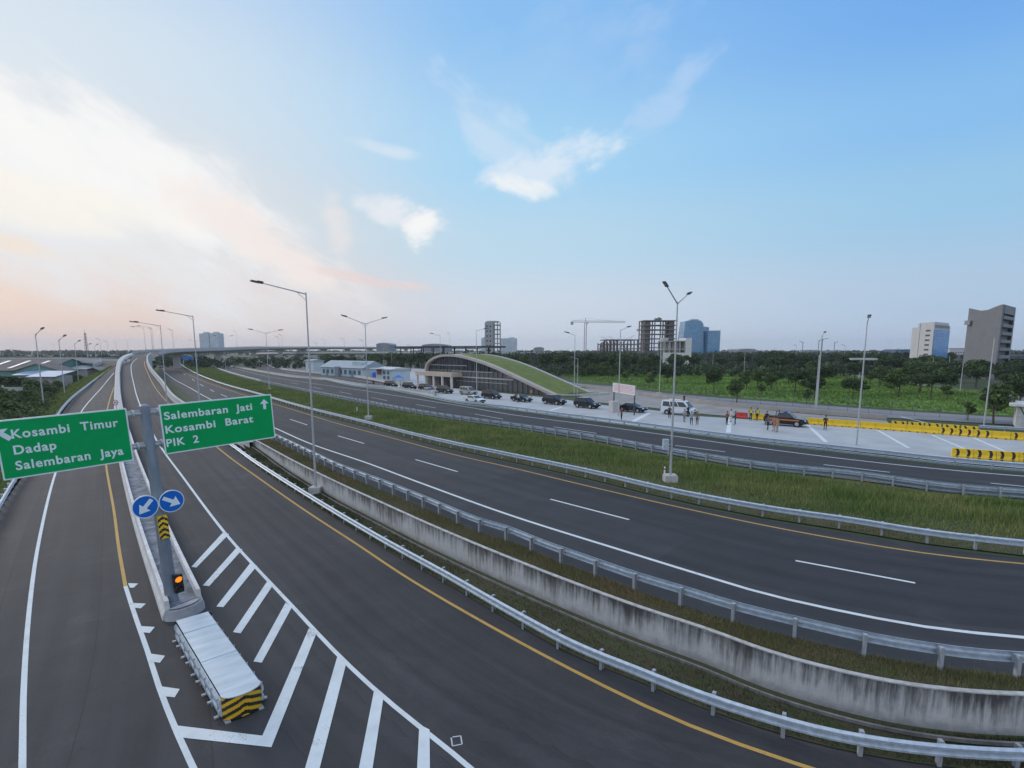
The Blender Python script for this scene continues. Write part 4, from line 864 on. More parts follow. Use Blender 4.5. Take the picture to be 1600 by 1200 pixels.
# parapet and wall of the climbing ramp
br_path = spline([UR(x, y) for x, y in [(392, 704)] + B_RIGHT[1:]], 1.5)
root = thing('ramp_wall', 'pale concrete parapet and retaining wall on the right side of the climbing ramp', 'wall', br_path[0], world=True)
mb = MB(); n = len(br_path); P = br_path; vs = []
for i, p in enumerate(P):
    d = P[min(i + 1, n - 1)] - P[max(i - 1, 0)]; d.z = 0; d.normalize(); r_ = Vector((d.y, -d.x, 0)); g = -0.1
    for o, z in ((-.22, p.z - .05), (-.1, p.z + .5), (-.1, p.z + .95), (.35, p.z + .95), (.42, p.z + .3), (.42, min(g, p.z - .1))): q = p + r_ * o; vs.append(Vector((q.x, q.y, z)))
fs = []
for i in range(n - 1):
    for j in range(5): fs.append((i * 6 + j, i * 6 + j + 1, (i + 1) * 6 + j + 1, (i + 1) * 6 + j))
mb.add(vs, fs); mb.build('parapet', CONC, root)
# blue gantry sign over the far bend
p = U(295, 572, 0); root = thing('blue_gantry_sign', 'small blue direction sign over the main road before the flyover', 'road sign', p)
mb = MB(); mb.tube((-3.2, 0, 0), (-3.2, 0, 6.2), .18, n=8); mb.tube((3.2, 0, 0), (3.2, 0, 6.2), .18, n=8); mb.build('leg', GALV, root)
mb = MB(); mb.box((0, -.1, 5.0), (6.6, .15, 2.6)); mb.build('board', mat('gantry_blue', (0.02, 0.16, 0.46), 0.5, 0, 0.1, 1), root)

# ------------------------------------------------------------------ curved hall with grass roof
FA, FB = U(664, 601, 0), U(878, 619.5, 0); fdir = (FB - FA); HL = fdir.length; fdir.normalize(); fback = Vector((-fdir.y, fdir.x, 0))
root = thing('curved_hall', 'low curved hall with a swooping grass roof and dark glass front', 'building', FA, math.atan2(fdir.y, fdir.x))
def loc_on(x, y):      # facade local (x, z) of a photo point
    d = ray(x, y); nrm = Vector((fdir.y, -fdir.x, 0)); t = (FA - Vector((0, 0, CAMZ))).dot(nrm) / d.dot(nrm); q = Vector((0, 0, CAMZ)) + d * t - FA
    return q.dot(fdir), q.z
FRONT = [loc_on(*q) for q in ((668.5, 588), (668.5, 576), (671, 568), (678, 561), (689, 556), (702, 554.5), (721, 556), (745, 562), (771, 571), (799, 583.5), (827.5, 597), (856, 610.5), (872, 618))]
FRONT = [(a, max(.05, b)) for a, b in FRONT]
fr = spline([Vector((a, 0, b)) for a, b in FRONT], 1.2)
DEP = 10.8
def depth_at(x): return DEP
def roofz(q, t): return q.z + .35 * math.sin(math.pi * t)
mb = MB(); nF = len(fr)
# fascia rim (front), roof deck and back rim
for y0, y1 in ((-1.0, .35), (DEP - .2, DEP + .6)):
    vs = []
    for i, q in enumerate(fr):
        t = (fr[min(i + 1, nF - 1)] - fr[max(i - 1, 0)]).normalized(); nr = Vector((-t.z, 0, t.x))
        for yy, k in ((y0, .18), (y1, .18), (y1, -.42), (y0, -.42)): p = q + nr * k; vs.append(Vector((p.x, yy, max(.0, p.z))))
    fs = []
    for i in range(nF - 1):
        for j in range(4): a, b = j, (j + 1) % 4; fs.append((i * 4 + a, i * 4 + b, (i + 1) * 4 + b, (i + 1) * 4 + a))
    b_ = MB(); b_.add(vs, fs); b_.build('roof_rim', mat('rim_concrete', (0.42, 0.38, 0.34), 0.8, 0, 0.12, .5) if y0 < 0 else CONC, root)
i0 = next(i for i, q in enumerate(fr) if q.x > fr[0].x + 13)
mb = MB(); cols_ = 10
for rng_, nm, m in ((range(0, i0), 'roof_deck', CONC), (range(i0, nF - 1), 'grass_roof', mat('roof_grass', (0.10, 0.145, 0.035), 1, 0, 0.3, 0.5, bump=.8, col2=(0.18, 0.21, 0.06)))):
    b_ = MB(); vs = []; idx = list(rng_) + [rng_[-1] + 1]
    for i in idx:
        for c_ in range(cols_ + 1): t = c_ / cols_; vs.append(Vector((fr[i].x, .35 + (DEP - .55) * t, roofz(fr[i], t) - .02)))
    k = cols_ + 1
    b_.add(vs, [(a * k + c_, a * k + c_ + 1, (a + 1) * k + c_ + 1, (a + 1) * k + c_) for a in range(len(idx) - 1) for c_ in range(cols_)]); b_.build(nm, m, root)
# sweep of roof that carries on to the ground at the back right, like a tail
xe = fr[-1].x
tail = []
b_ = MB(); vs = []
TA = [(xe - 6, DEP - 4), (xe + 2, DEP - 1), (xe + 9, DEP + 1.5), (xe + 14, DEP + 1)]
for px_, py_ in ((xe - 1, .4), (xe + 1.5, 3), (xe + 3.5, 8), (xe + 3.8, 12.5), (xe + 2.6, DEP + .3), (xe - .5, DEP + .3), (xe - 3, DEP)): vs.append(Vector((px_, py_, .10)))
b_.prism(vs, (0, 0, -.1), (0, 0, .12)); b_.build('roof_tail', MATS['roof_grass'], root)
b_ = MB(); b_.sweep(spline([v + Vector((0, 0, -.1)) for v in vs[:5]], 1.0), [(-.3, 0), (-.3, .38), (.3, .38), (.3, 0)]); b_.build('tail_rim', CONC, root)
# glass front: one sheet under the rim, with mullions
GLH = panel_glass('hall_glass', (0.012, 0.016, 0.022), (0.04, 0.05, 0.06), 1.15, 50.0, (0.08, 0.08, 0.085))
b_ = MB()
for i in range(nF - 1):
    q, w = fr[i], fr[i + 1]
    if w.x - q.x < .01 or q.z < .3: continue
    b_.add([(q.x, .1, 0), (w.x, .1, 0), (w.x, .1, w.z - .3), (q.x, .1, q.z - .3)], [(0, 1, 2, 3)], 0, [[(q.x, 0), (w.x, 0), (w.x, w.z), (q.x, q.z)]])
b_.build('glass_front', GLH, root)
for k in range(26):
    x = FRONT[0][0] + .6 + k * (HL - 8) / 26; z = np.interp(x, [q.x for q in fr], [q.z for q in fr]) - .4
    if z > .6: b_ = MB(); b_.box((x, .03, z / 2), (.13, .12, z)); b_.build('mullion', mat('mullion_grey', (0.10, 0.10, 0.105), 0.6, 0, 0.1, 2), root)
for z, x0, x1, w in ((6.0, 1, 21, .16), (4.5, 14, 32, .14), (3.0, 10, 40, .3), (1.9, 12, 38, .12)):
    x1 = min(x1, max(q.x for q in fr if q.z > z + .5)); b_ = MB(); b_.box(((x0 + x1) / 2, -.02, z), (x1 - x0, .16, w)); b_.build('transom', CONC, root)
b_ = MB(); x0 = loc_on(793, 575)[0]; x1 = max(q.x for q in fr if q.z > 4.2)
zt = lambda x: float(np.interp(x, [q.x for q in fr], [q.z for q in fr])) - .35
b_.prism([Vector((x0, 0, zt(x0 + .5))), Vector((x1, 0, zt(x1))), Vector((x1 + 3.5, 0, 3.2)), Vector((x0, 0, 3.4))], (0, .0, 0), (0, -.12, 0)); b_.build('cladding_panel', mat('cladding_grey', (0.24, 0.23, 0.22), .8, 0, .1, 1), root)
# porch: beige canopy box on five columns
xa, xb = loc_on(666, 590)[0], loc_on(723, 590)[0]
b_ = MB(); b_.box(((xa + xb) / 2, -1.9, 3.55), (xb - xa, 3.6, 1.1)); b_.build('porch_canopy', mat('porch_beige', (0.48, 0.40, 0.33), .8, 0, .1, .6), root)
for k in range(5): b_ = MB(); x = xa + .5 + k * (xb - xa - 1.0) / 4; b_.box((x, -3.3, 1.5), (.5, .5, 3.0)); b_.build('porch_column', CONCW, root)
for k in range(4): b_ = MB(); x = xa + 1.6 + k * (xb - xa - 2) / 4; b_.box((x + .6, -.05, 1.3), (1.7, .12, 2.3)); b_.build('shopfront', mat('shop_brown', (0.10, 0.08, 0.07), .5, 0, .3, 1.0), root)
b_ = MB(); b_.add([(fr[0].x, .3, 0), (fr[0].x, DEP, 0), (fr[0].x, DEP, fr[3].z), (fr[0].x, .3, fr[3].z)], [(0, 1, 2, 3)]); b_.build('end_wall', CONC, root)
b_ = MB()
for i in range(nF - 1): q, w = fr[i], fr[i + 1]; b_.add([(q.x, DEP - .3, 0), (w.x, DEP - .3, 0), (w.x, DEP - .3, max(.02, w.z - .2)), (q.x, DEP - .3, max(.02, q.z - .2))], [(0, 1, 2, 3)])
b_.build('back_wall', CONC, root)

# ------------------------------------------------------------------ toll canopy behind the hall
p0, p1 = UD(632, 543, 330), UD(778, 543, 300)
root = thing('toll_canopy', 'long flat dark toll canopy on thin columns behind the curved hall', 'canopy', (p0 + p1) / 2 * Vector((1, 1, 0)) if False else Vector(((p0.x + p1.x) / 2, (p0.y + p1.y) / 2, 0)), math.atan2(p1.y - p0.y, p1.x - p0.x))
LC = (p1 - p0).length; zt_ = p0.z + .6
mb = MB(); mb.box((0, 0, zt_ - .4), (LC, 18, .9)); mb.build('roof', mat('canopy_dark', (0.055, 0.06, 0.066), .6, .2, .1, .3), root, bevel=.1)
for k in range(9):
    for y in (-6, 6): mb = MB(); mb.tube((-LC / 2 + 2 + k * (LC - 4) / 8, y, 0), (-LC / 2 + 2 + k * (LC - 4) / 8, y, zt_ - .8), .3, n=8); mb.build('column', DARK, root)
for k in range(4): mb = MB(); mb.box((-LC / 2 + 8 + k * (LC - 16) / 3, 0, 1.4), (2, 5, 2.8)); mb.build('toll_booth', CONCW, root, bevel=.1)

# ------------------------------------------------------------------ distant buildings
def slab_building(name, label, x0, x1, ytop, Y, depth, m, rz=0.0, cat='building', group=None, ground=0.0):
    a, b = UD(x0, (ytop + 552) / 2, Y).x, UD(x1, (ytop + 552) / 2, Y).x; H = UD(800, ytop, Y).z - ground
    root = thing(name, label, cat, ((a + b) / 2, Y + depth / 2, ground), rz, group); return root, (b - a), H, depth
def facade_uv(mb, w, d, h, mi=0):
    hx, hy = w / 2, d / 2
    for P, L in (([(-hx, -hy), (hx, -hy)], w), ([(hx, -hy), (hx, hy)], d), ([(hx, hy), (-hx, hy)], w), ([(-hx, hy), (-hx, -hy)], d)):
        (ax_, ay_), (bx_, by_) = P
        mb.add([(ax_, ay_, 0), (bx_, by_, 0), (bx_, by_, h), (ax_, ay_, h)], [(0, 1, 2, 3)], mi, [[(0, 0), (L, 0), (L, h), (0, h)]])
    mb.add([(-hx, -hy, h), (hx, -hy, h), (hx, hy, h), (-hx, hy, h)], [(0, 1, 2, 3)], mi, [[(0, 0), (w, 0), (w, d), (0, d)]])
    return mb
BLUEG = panel_glass('blue_curtain_wall', (0.06, 0.20, 0.36), (0.09, 0.26, 0.43), 3.0, 3.6, (0.07, 0.20, 0.34))
BLUEG2 = panel_glass('vivid_blue_wall', (0.008, 0.15, 0.44), (0.03, 0.26, 0.58), 1.5, 2.2, (0.02, 0.09, 0.24))
PALEW = panel_glass('pale_flats', (0.30, 0.38, 0.46), (0.42, 0.48, 0.55), 5.0, 3.2, (0.5, 0.52, 0.55))
# apartment pair
for x0, x1, yt, lb in ((312, 327, 521, 'left one of two joined pale blue apartment towers above the flyover'), (328, 342, 520.5, 'right one of two joined pale blue apartment towers above the flyover')):
    root, w, h, d = slab_building('apartment_tower', lb, x0, x1, yt, 1200, 22, None, group='pale apartment towers'); facade_uv(MB(), w, d, h).build('tower_walls', PALEW, root)
    mb = MB(); mb.box((0, 0, h + 1.5), (w * .4, d * .5, 3)); mb.build('lift_house', CONC, root)
for x0, x1, yt, lb in ((752, 758, 528, 'narrow pale blue block left of the unfinished round tower'), (781, 808, 528.5, 'wide pale blue block right of the unfinished round tower')):
    root, w, h, d = slab_building('distant_block', lb, x0, x1, yt, 1100, 25, None); facade_uv(MB(), w, d, h).build('walls', PALEW, root); mb = MB(); mb.box((w * .2, 0, h + 1), (w * .3, 8, 2)); mb.build('roof_plant', CONC, root)
for x0, x1, yt, Y, lb in ((659, 700, 537.5, 600, 'long low pale hall roof beyond the toll canopy'), (588, 609, 536, 700, 'low dark grey block on the horizon behind the depot'), (1355, 1400, 551, 650, 'long low grey hall on the horizon left of the white tower'), (1155, 1182, 545, 700, 'low domed grey hall right of the blue glass towers'), (1098, 1150, 548.5, 900, 'flat pale hall on the right horizon'), (835, 850, 542.5, 800, 'tiny pale block on the horizon left of the crane')):
    root, w, h, d = slab_building('distant_hall', lb, x0, x1, yt, Y, 40, None)
    mb = MB(); mb.box((0, 0, h * .45), (w, d, h * .9)); mb.build('walls', mat('hall_grey', (0.22, 0.24, 0.27), .9, 0, .15, .05), root)
    mb = MB(); mb.prism([Vector((w * .52 * math.cos(t), 0, h * .88 + h * .14 * math.sin(t))) for t in np.linspace(0, math.pi, 12)], (0, -d / 2, 0), (0, d / 2, 0)); mb.build('roof', mat('hall_roof', (0.28, 0.30, 0.33), .8, 0, .1, .05), root)
# unfinished round tower
root, w, h, d = slab_building('unfinished_tower', 'unfinished concrete tower with a solid left half and open floors at right', 757, 782, 503, 440, 13, None)
mb = MB(); mb.box((-w * .22, 0, h / 2), (w * .52, d, h)); s_ = mb.build('core_wall', CONCD, root, bevel=.3)
for k in range(8):
    for c_ in range(2): mb = MB(); mb.box((-w * .34 + c_ * w * .2, -d / 2 - .02, h * (k + .7) / 8.6), (.9, .3, 1.3)); mb.build('window_opening', BLK, s_)
for k in range(9): mb = MB(); mb.box((w * .26, 0, h * (k + .4) / 9), (w * .5, d * .9, .6)); mb.build('floor_slab', CONCD, root)
for x in (.1, .3, .47):
    for y in (-.4, .4): mb = MB(); mb.box((w * x, d * y, h / 2), (.7, .7, h)); mb.build('column', CONCD, root)
mb = MB(); mb.tube((0, 0, h), (0, 0, h + .9), w * .42, n=20); mb.build('roof_slab', CONCD, root)
# unfinished frame building
def frame_building(name, lb, x0, x1, ytop, Y, depth, floors, bays, m, missing=0.0, top_bits=True):
    root, w, h, d = slab_building(name, lb, x0, x1, ytop, Y, depth, None)
    for k in range(floors): mb = MB(); mb.box((0, 0, h * (k + 1) / floors - .5), (w * (1 - missing * max(0, k - floors * .4) / floors), d, .8)); mb.build('floor_slab', m, root)
    for b in range(bays + 1):
        for y in (-.46, 0, .46):
            x = -w / 2 + .6 + b * (w - 1.2) / bays; hh = h if missing == 0 else h * (1 - missing * random.random() * .5); mb = MB(); mb.box((x, d * y, hh / 2 - .3), (1.0, 1.0, hh)); mb.build('column', m, root)
    return root, w, h, d
DCON = mat('dark_raw_concrete', (0.17, 0.155, 0.145), .95, 0, .25, .2)
root, w, h, d = frame_building('frame_building', 'tall unfinished frame of bare floors and columns left of the blue glass towers', 1005, 1058, 500, 560, 22, 9, 3, DCON)
for x in (-.36, .34): mb = MB(); mb.box((w * x, 0, h / 2), (w * .14, d * .7, h)); mb.build('lift_core', DCON, root)
mb = MB(); mb.box((0, 0, h + 1.2), (w * .18, 6, 2.2)); mb.build('roof_hut', DCON, root)
root, w, h, d = frame_building('building_site', 'wide half-built dark concrete block below the crane', 941, 1003, 530, 500, 30, 5, 11, DCON, missing=.35)
for k in range(12): mb = MB(); mb.tube((-w / 2 + random.random() * w, random.uniform(-8, 8), h * .6), (-w / 2 + k * w / 12, 0, h + random.uniform(0, 4)), .12, n=4); mb.build('scaffold_pole', DCON, root)
root, w, h, d = frame_building('podium_block', 'low grey unfinished block with white lower walls before the frame building', 1037, 1080, 532, 380, 16, 3, 5, mat('grey_raw_concrete', (0.30, 0.30, 0.30), .95, 0, .2, .3))
mb = MB(); mb.box((0, -d / 2 + .2, h * .26), (w, .5, h * .5)); mb.build('front_wall', CONCW, root); mb = MB(); mb.box((w * .4, -.3, h * .55), (w * .22, d, h * 1.1)); mb.build('stair_tower', CONCW, root); mb = MB(); mb.box((-w * .38, 0, h + 1), (w * .2, 8, 2)); mb.build('roof_hut', CONC, root)
# cranes
def crane(lb, xm, ytop, ybase, Y, x0, x1, yj, scale=1.0):
    X = (xm - 800) / 850 * Y; H = UD(800, ytop, Y).z; hj = UD(800, yj, Y).z
    root = thing('tower_crane', lb, 'crane', (X, Y, 0)); c_ = mat('crane_paint', (0.22, 0.17, 0.15), .6, .1, .1, 1)
    def truss(name, a, b, w, n):
        a, b = Vector(a), Vector(b); d = (b - a); u = d.normalized(); s = Vector((0, 1, 0)) if abs(u.y) < .9 else Vector((1, 0, 0)); t = u.cross(s); mb = MB()
        for i, j in ((-1, -1), (1, -1), (1, 1), (-1, 1)): mb.tube(a + s * i * w + t * j * w, b + s * i * w + t * j * w, .16 * scale, n=4)
        for k in range(n):
            p, q = a + d * k / n, a + d * (k + 1) / n
            for j in (-1, 1): mb.tube(p - s * w + t * j * w, q + s * w + t * j * w, .1 * scale, n=4); mb.tube(p + s * j * w - t * w, q + s * j * w + t * w, .1 * scale, n=4)
        return mb.build(name, c_, root)
    truss('mast', (0, 0, 0), (0, 0, hj), 1.0 * scale, 16); truss('jib', (0, 0, hj + .6), ((x1 - xm) / 850 * Y, 6, hj + .6), .7 * scale, 18); truss('counter_jib', (0, 0, hj + .6), ((x0 - xm) / 850 * Y, -1, hj + .6), .7 * scale, 6)
    mb = MB(); mb.tube((0, 0, hj + 1), (0, 0, H), .5, .15, 6); mb.build('apex', c_, root); mb = MB(); mb.box(((x0 - xm) / 850 * Y, -1, hj - 1), (2.5, 2, 3)); mb.build('counterweight', CONCD, root)
    mb = MB(); mb.box((1.5, -1, hj - .8), (1.8, 1.6, 2.2)); mb.build('cab', CONCW, root)
    mb = MB(); mb.tube((0, 0, H), ((x1 - xm) / 850 * Y * .7, 4, hj + 1.3), .08, n=4); mb.tube((0, 0, H), ((x0 - xm) / 850 * Y * .9, 0, hj + 1.3), .08, n=4); mb.build('tie_bar', c_, root)
crane('tall tower crane standing left of the half-built block', 913, 497, 548, 540, 892, 976, 503.5)
crane('small tower crane behind the unfinished frame building', 1004, 509, 548, 900, 993, 1013, 515)
# blue glass towers
root, w, h, d = slab_building('glass_tower', 'tall blue glass tower with a tapering top beside the unfinished frame', 1066, 1101, 500, 780, 26, None)
mb = MB(); segs = 10
prof = [(-w * .5, 0), (-w * .45, h * .5), (-w * .38, h * .97), (-w * .1, h), (w * .30, h * .985), (w * .42, h * .9), (w * .46, h * .5), (w * .5, 0)]
for yy, s in ((-d / 2, 1), (d / 2, -1)):
    mb.add([(x, yy, z) for x, z in prof], [tuple(range(len(prof)))], 0, [[(x, z) for x, z in prof]])
for i in range(len(prof) - 1): (a, z0), (b, z1) = prof[i], prof[i + 1]; mb.add([(a, -d / 2, z0), (b, -d / 2, z1), (b, d / 2, z1), (a, d / 2, z0)], [(0, 1, 2, 3)], 0, [[(0, z0), (0, z1), (d, z1), (d, z0)]])
mb.build('glass_walls', BLUEG, root, recalc=True)
mb = MB(); mb.box((w * .12, 0, h + .8), (w * .3, d * .5, 1.8)); mb.build('roof_plant', CONC, root)
root, w, h, d = slab_building('glass_tower', 'slim dark blue glass link tower between the two larger ones', 1095, 1107, 511, 790, 24, None); facade_uv(MB(), w, d, h).build('glass_walls', BLUEG, root); mb = MB(); mb.box((0, 0, h + .5), (w * .6, d * .6, 1)); mb.build('roof_plant', CONC, root)
root, w, h, d = slab_building('glass_tower', 'lower right blue glass tower with a flat roof', 1106, 1125, 517, 770, 24, None); facade_uv(MB(), w, d, h).build('glass_walls', BLUEG, root); mb = MB(); mb.box((0, 0, h + .3), (w * 1.02, d * 1.02, .7)); mb.build('roof_rim', CONC, root)
# corner buildings at right, from three plan corners
def corner_building(name, lb, P0, P1, P2, zt, mL, mR):
    P0, P1, P2 = (Vector((UD(x, 518, Y).x, Y, 0)) for x, Y in (P0, P1, P2)); P3 = P0 + P2 - P1
    root = thing(name, lb, 'building', P1); a, b, c_ = P0 - P1, P2 - P1, P3 - P1
    return root, a, b, c_
root, a, b, c_ = corner_building('office_block', 'broad dark grey office block with a dipping roofline at the right', (1510, 206), (1562, 190), (1583, 206), 26, None, None)
H1 = UD(800, 475.2, 190).z; GREYF = mat('grey_cladding', (0.185, 0.19, 0.205), .8, 0, .07, .3)
top = [(0, H1), (.2, H1 - .6), (.4, H1 - 1.4), (.6, H1 - 1.5), (.8, H1 - .9), (1, H1 - .1)]
mb = MB()
for off, off2 in (((Vector((0, 0, 0)), b),)):
    vs = [a * t + Vector((0, 0, 0)) for t, z in top] + [a * t + Vector((0, 0, z)) for t, z in top]; k = len(top); fs = [(i, i + 1, k + i + 1, k + i) for i in range(k - 1)]; mb.add(vs, fs); mb.add([v + b * 1.0 for v in vs], fs)
    mb.add([vs[k + i] for i in range(k)] + [vs[k + i] + b for i in range(k)], [(i, i + 1, k + i + 1, k + i) for i in range(k - 1)])
    mb.add([a, a + b, a + b + Vector((0, 0, top[-1][1])), a + Vector((0, 0, top[-1][1]))], [(0, 1, 2, 3)])
    mb.add([b * .0, b * .12, b * .12 + Vector((0, 0, H1)), Vector((0, 0, H1))], [(0, 1, 2, 3)]); mb.add([b * .9, b, b + Vector((0, 0, H1)), b * .9 + Vector((0, 0, H1))], [(0, 1, 2, 3)])
    inn = (a.normalized() * 1.6)
    mb.add([b * .12, b * .12 + inn, b * .12 + inn + Vector((0, 0, H1)), b * .12 + Vector((0, 0, H1))], [(0, 1, 2, 3)]); mb.add([b * .9, b * .9 + inn, b * .9 + inn + Vector((0, 0, H1)), b * .9 + Vector((0, 0, H1))], [(0, 1, 2, 3)])
mb.build('walls', GREYF, root)
mb = MB(); mb.add([b * .12 + inn, b * .9 + inn, b * .9 + inn + Vector((0, 0, H1)), b * .12 + inn + Vector((0, 0, H1))], [(0, 1, 2, 3)]); mb.build('recess_wall', mat('recess_dark', (0.15, 0.155, 0.165), .8, 0, .2, .4), root)
bu = b.normalized(); az_ = math.atan2(b.y, b.x)
for k in range(8):
    z = H1 - 1.5 - k * 2.75; mb = MB(); mb.box(b * .51 + inn * .45 + Vector((0, 0, z)), (b.length * .78, 1.4, 1.1 if k else 2.9), az_); mb.build('balcony_band', mat('balcony_grey', (0.22, 0.225, 0.235), .8, 0, .12, .5), root)
mb = MB(); mb.box(b * .5 + Vector((0, 0, 2.2)) - a.normalized() * .1, (b.length * .86, .3, 4.4), az_); mb.build('lobby_glass', mat('lobby_glazing', (0.12, 0.16, 0.22), .2, 0, .2, .5), root)
mb = MB(); q = a * .97; mb.box(q - bu * 1.0 + Vector((0, 0, H1 - 5.5)), (1.6, 1.6, 1.6), az_); mb.build('side_balcony', CONC, root)
for k in range(9): mb = MB(); q0 = H1 * (k + .5) / 9 - 1; mb.box(a * .5 - bu * .012 + Vector((0, 0, q0)), (a.length * .98, .03, .06), math.atan2(a.y, a.x)); mb.build('panel_joint', mat('joint_grey', (.2, .197, .2), .9, 0, .1, 1), root)
p = Vector(((1592 - 800) / 850 * 230, 236, 0)); root = thing('annex_block', 'low dark blue-grey annex right of the grey office block', 'building', p); mb = MB(); mb.box((4, 0, UD(800, 556, 230).z / 2), (22, 10, UD(800, 556, 230).z)); mb.build('walls', mat('annex_blue', (0.10, 0.12, 0.17), .7, 0, .1, .3), root); mb = MB(); mb.box((4, 0, UD(800, 556, 230).z + .2), (22.4, 10.4, .4)); mb.build('roof', GREYF, root)
root, a, b, c_ = corner_building('office_tower', 'white office tower with a bright blue glass facade on its right side', (1425, 345), (1459, 322), (1484, 338), 27, None, None)
H2 = UD(800, 503, 322).z; ha = a.length; hb = b.length; aa = math.atan2(a.y, a.x); ab_ = math.atan2(b.y, b.x)
WHT = mat('white_cladding', (0.50, 0.50, 0.51), .8, 0, .06, .3)
mb = MB(); mb.prism([Vector((0, 0, 0)), b, a + b, a], (0, 0, 0), (0, 0, H2 - 2.4)); mb.prism([Vector((0, 0, 0)) + b * .0, b * .9, b * .9 + a * .72, a * .72], (0, 0, H2 - 2.4), (0, 0, H2)); mb.build('walls', WHT, root)
mb = MB(); n_ = -a.normalized() * .2; mb.add([n_ + b * .02, b + n_, b + n_ + Vector((0, 0, H2 - 4.5)), n_ + b * .02 + Vector((0, 0, H2 - 4.5))], [(0, 1, 2, 3)], 0, [[(0, 0), (hb, 0), (hb, H2), (0, H2)]]); mb.add([b + n_, b, b + Vector((0, 0, H2 - 4.5)), b + n_ + Vector((0, 0, H2 - 4.5))], [(0, 1, 2, 3)]); mb.build('blue_facade', BLUEG2, root)
for k in range(7):
    mb = MB(); q = a * .25 - b.normalized() * .03 + Vector((0, 0, 5 + k * 2.8)); mb.box(q, (ha * .2, .1, 1.0), aa); mb.build('window', DARK, root)
mb = MB(); mb.box(b * .5 - a.normalized() * .1 + Vector((0, 0, H2 - 2.4)), (hb * .9, .25, 1.6), ab_); mb.build('louvre_band', mat('louvre_grey', (.2, .22, .25), .6, 0, .2, 1), root)
mb = MB(); mb.box(a * .62 - b.normalized() * .05 + Vector((0, 0, H2 / 2)), (.35, .15, H2), aa); mb.build('wall_joint', GREYF, root)
for lb, x0, x1, yt, Y, m in (('low white block with small windows between the white tower and the grey block', 1484, 1512, 545, 420, WHT), ('low dark blue block left of the white tower', 1399, 1424, 546.5, 480, mat('dark_blue_wall', (.05, .12, .22), .5, 0, .1, .3)), ('low grey wing behind the white block', 1478, 1510, 555, 360, GREYF)):
    root, w, h, d = slab_building('low_block', lb, x0, x1, yt, Y, 14, None)
    mb = MB(); mb.box((0, 0, h / 2), (w, d, h)); wl = mb.build('walls', m, root); mb = MB(); mb.box((0, 0, h + .2), (w + .5, d + .5, .4)); mb.build('roof', GREYF, root)
    for k in range(7):
        for j in range(2): mb = MB(); mb.box((-w / 2 + (k + .6) * w / 7.2, -d / 2 - .03, h * .55 + j * h * .2), (w * .06, .1, h * .08)); mb.build('window', DARK, root)
# distant harbour works
root, w, h, d = slab_building('distant_works', 'far building works with thin cranes on the right horizon', 1262, 1318, 545, 1100, 40, None)
for k in range(6): mb = MB(); hh = h * random.uniform(.55, 1.15); mb.box((-w / 2 + (k + .5) * w / 6, 0, hh / 2), (w / 6.2, 20, hh)); mb.build('block', mat('works_grey', (.22, .24, .27), .9, 0, .1, .1), root)
for x, hh, dx in ((-w * .5, 18, -7), (-.05 * w, 22, 9), (.05 * w, 24, 12), (.4 * w, 17, 6)): mb = MB(); mb.tube((x, 0, 0), (x, 0, hh + 10), .6, n=5); mb.tube((x, 0, hh + 9), (x + dx, 0, hh + 11), .5, n=5); mb.build('crane_boom', DARK, root)
# round white canopy on a stem
p = UD(1348, 575, 200); root = thing('canopy_disc', 'flat white disc-shaped canopy on a single stem among the trees', 'canopy', (p.x, p.y, 0)); z_ = UD(1348, 561, 200).z
mb = MB(); n = 28; mb.add([(5.0 * math.cos(2 * math.pi * k / n), 3.2 * math.sin(2 * math.pi * k / n), z_ + .3) for k in range(n)] + [(4.6 * math.cos(2 * math.pi * k / n), 2.9 * math.sin(2 * math.pi * k / n), z_ - .35) for k in range(n)], [tuple(range(n)), tuple(range(2 * n - 1, n - 1, -1))] + [(k, (k + 1) % n, n + (k + 1) % n, n + k) for k in range(n)]); mb.build('disc', mat('canopy_white', (.66, .68, .68), .7, 0, .05, .5), root)
mb = MB(); mb.tube((-1, 0, 0), (-1, 0, z_), .3, n=8); mb.build('stem', CONC, root)

# ------------------------------------------------------------------ depot: low white buildings
def low_house(name, lb, xl, xr, ybase, ytop, yeave, depth, wall, roof, rot=None, extra=None):
    A, B = U(xl, ybase[0], 0), U(xr, ybase[1], 0); d = B - A; L = d.length; a = math.atan2(d.y, d.x)
    root = thing(name, lb, 'building', A, a); h = UD(xl, yeave, A.y).z; ht = UD(xl, ytop, A.y).z
    mb = MB(); mb.box((L / 2, depth / 2, h / 2), (L, depth, h)); mb.build('walls', wall, root)
    mb = MB(); mb.prism([Vector((0, -.5, h)), Vector((0, depth * .5, ht)), Vector((0, depth + .5, h)), Vector((0, depth + .5, h - .15)), Vector((0, -.5, h - .15))], (-.5, 0, 0), (L + .5, 0, 0)); mb.build('roof', roof, root)
    return root, L, h
PALEB = mat('pale_blue_wall', (.46, .54, .57), .8, 0, .08, .4); GROOF = mat('grey_sheet_roof', (.30, .36, .40), .6, .1, .1, .4)
root, L, h = low_house('depot_building', 'long low white depot with a grey sheet roof beside the toll lane', 502, 568, (586, 589.8), 563, 573, 10, PALEB, GROOF)
for k in range(9):
    mb = MB(); mb.box((L * (k + .7) / 9.5, -.06, h * .5), (1.5, .14, 1.6)); mb.build('window', mat('depot_window', (.09, .13, .17), .2, 0, .2, 1), root)
for k in range(3): mb = MB(); mb.box((L * (.15 + .3 * k), -.05, 1.1), (1.2, .15, 2.2)); mb.build('door', mat('depot_door', (.15, .22, .30), .5, 0, .1, 1), root)
mb = MB(); mb.box((L * .78, 4, h + 1.2), (6, 5, 2.4)); mb.build('roof_box', PALEB, root)
mb = MB(); mb.box((L * .45, -.6, h * .55), (2.6, 1.2, h * 1.1)); mb.build('entrance_bay', mat('bay_grey', (.20, .23, .26), .6, 0, .1, 1), root)
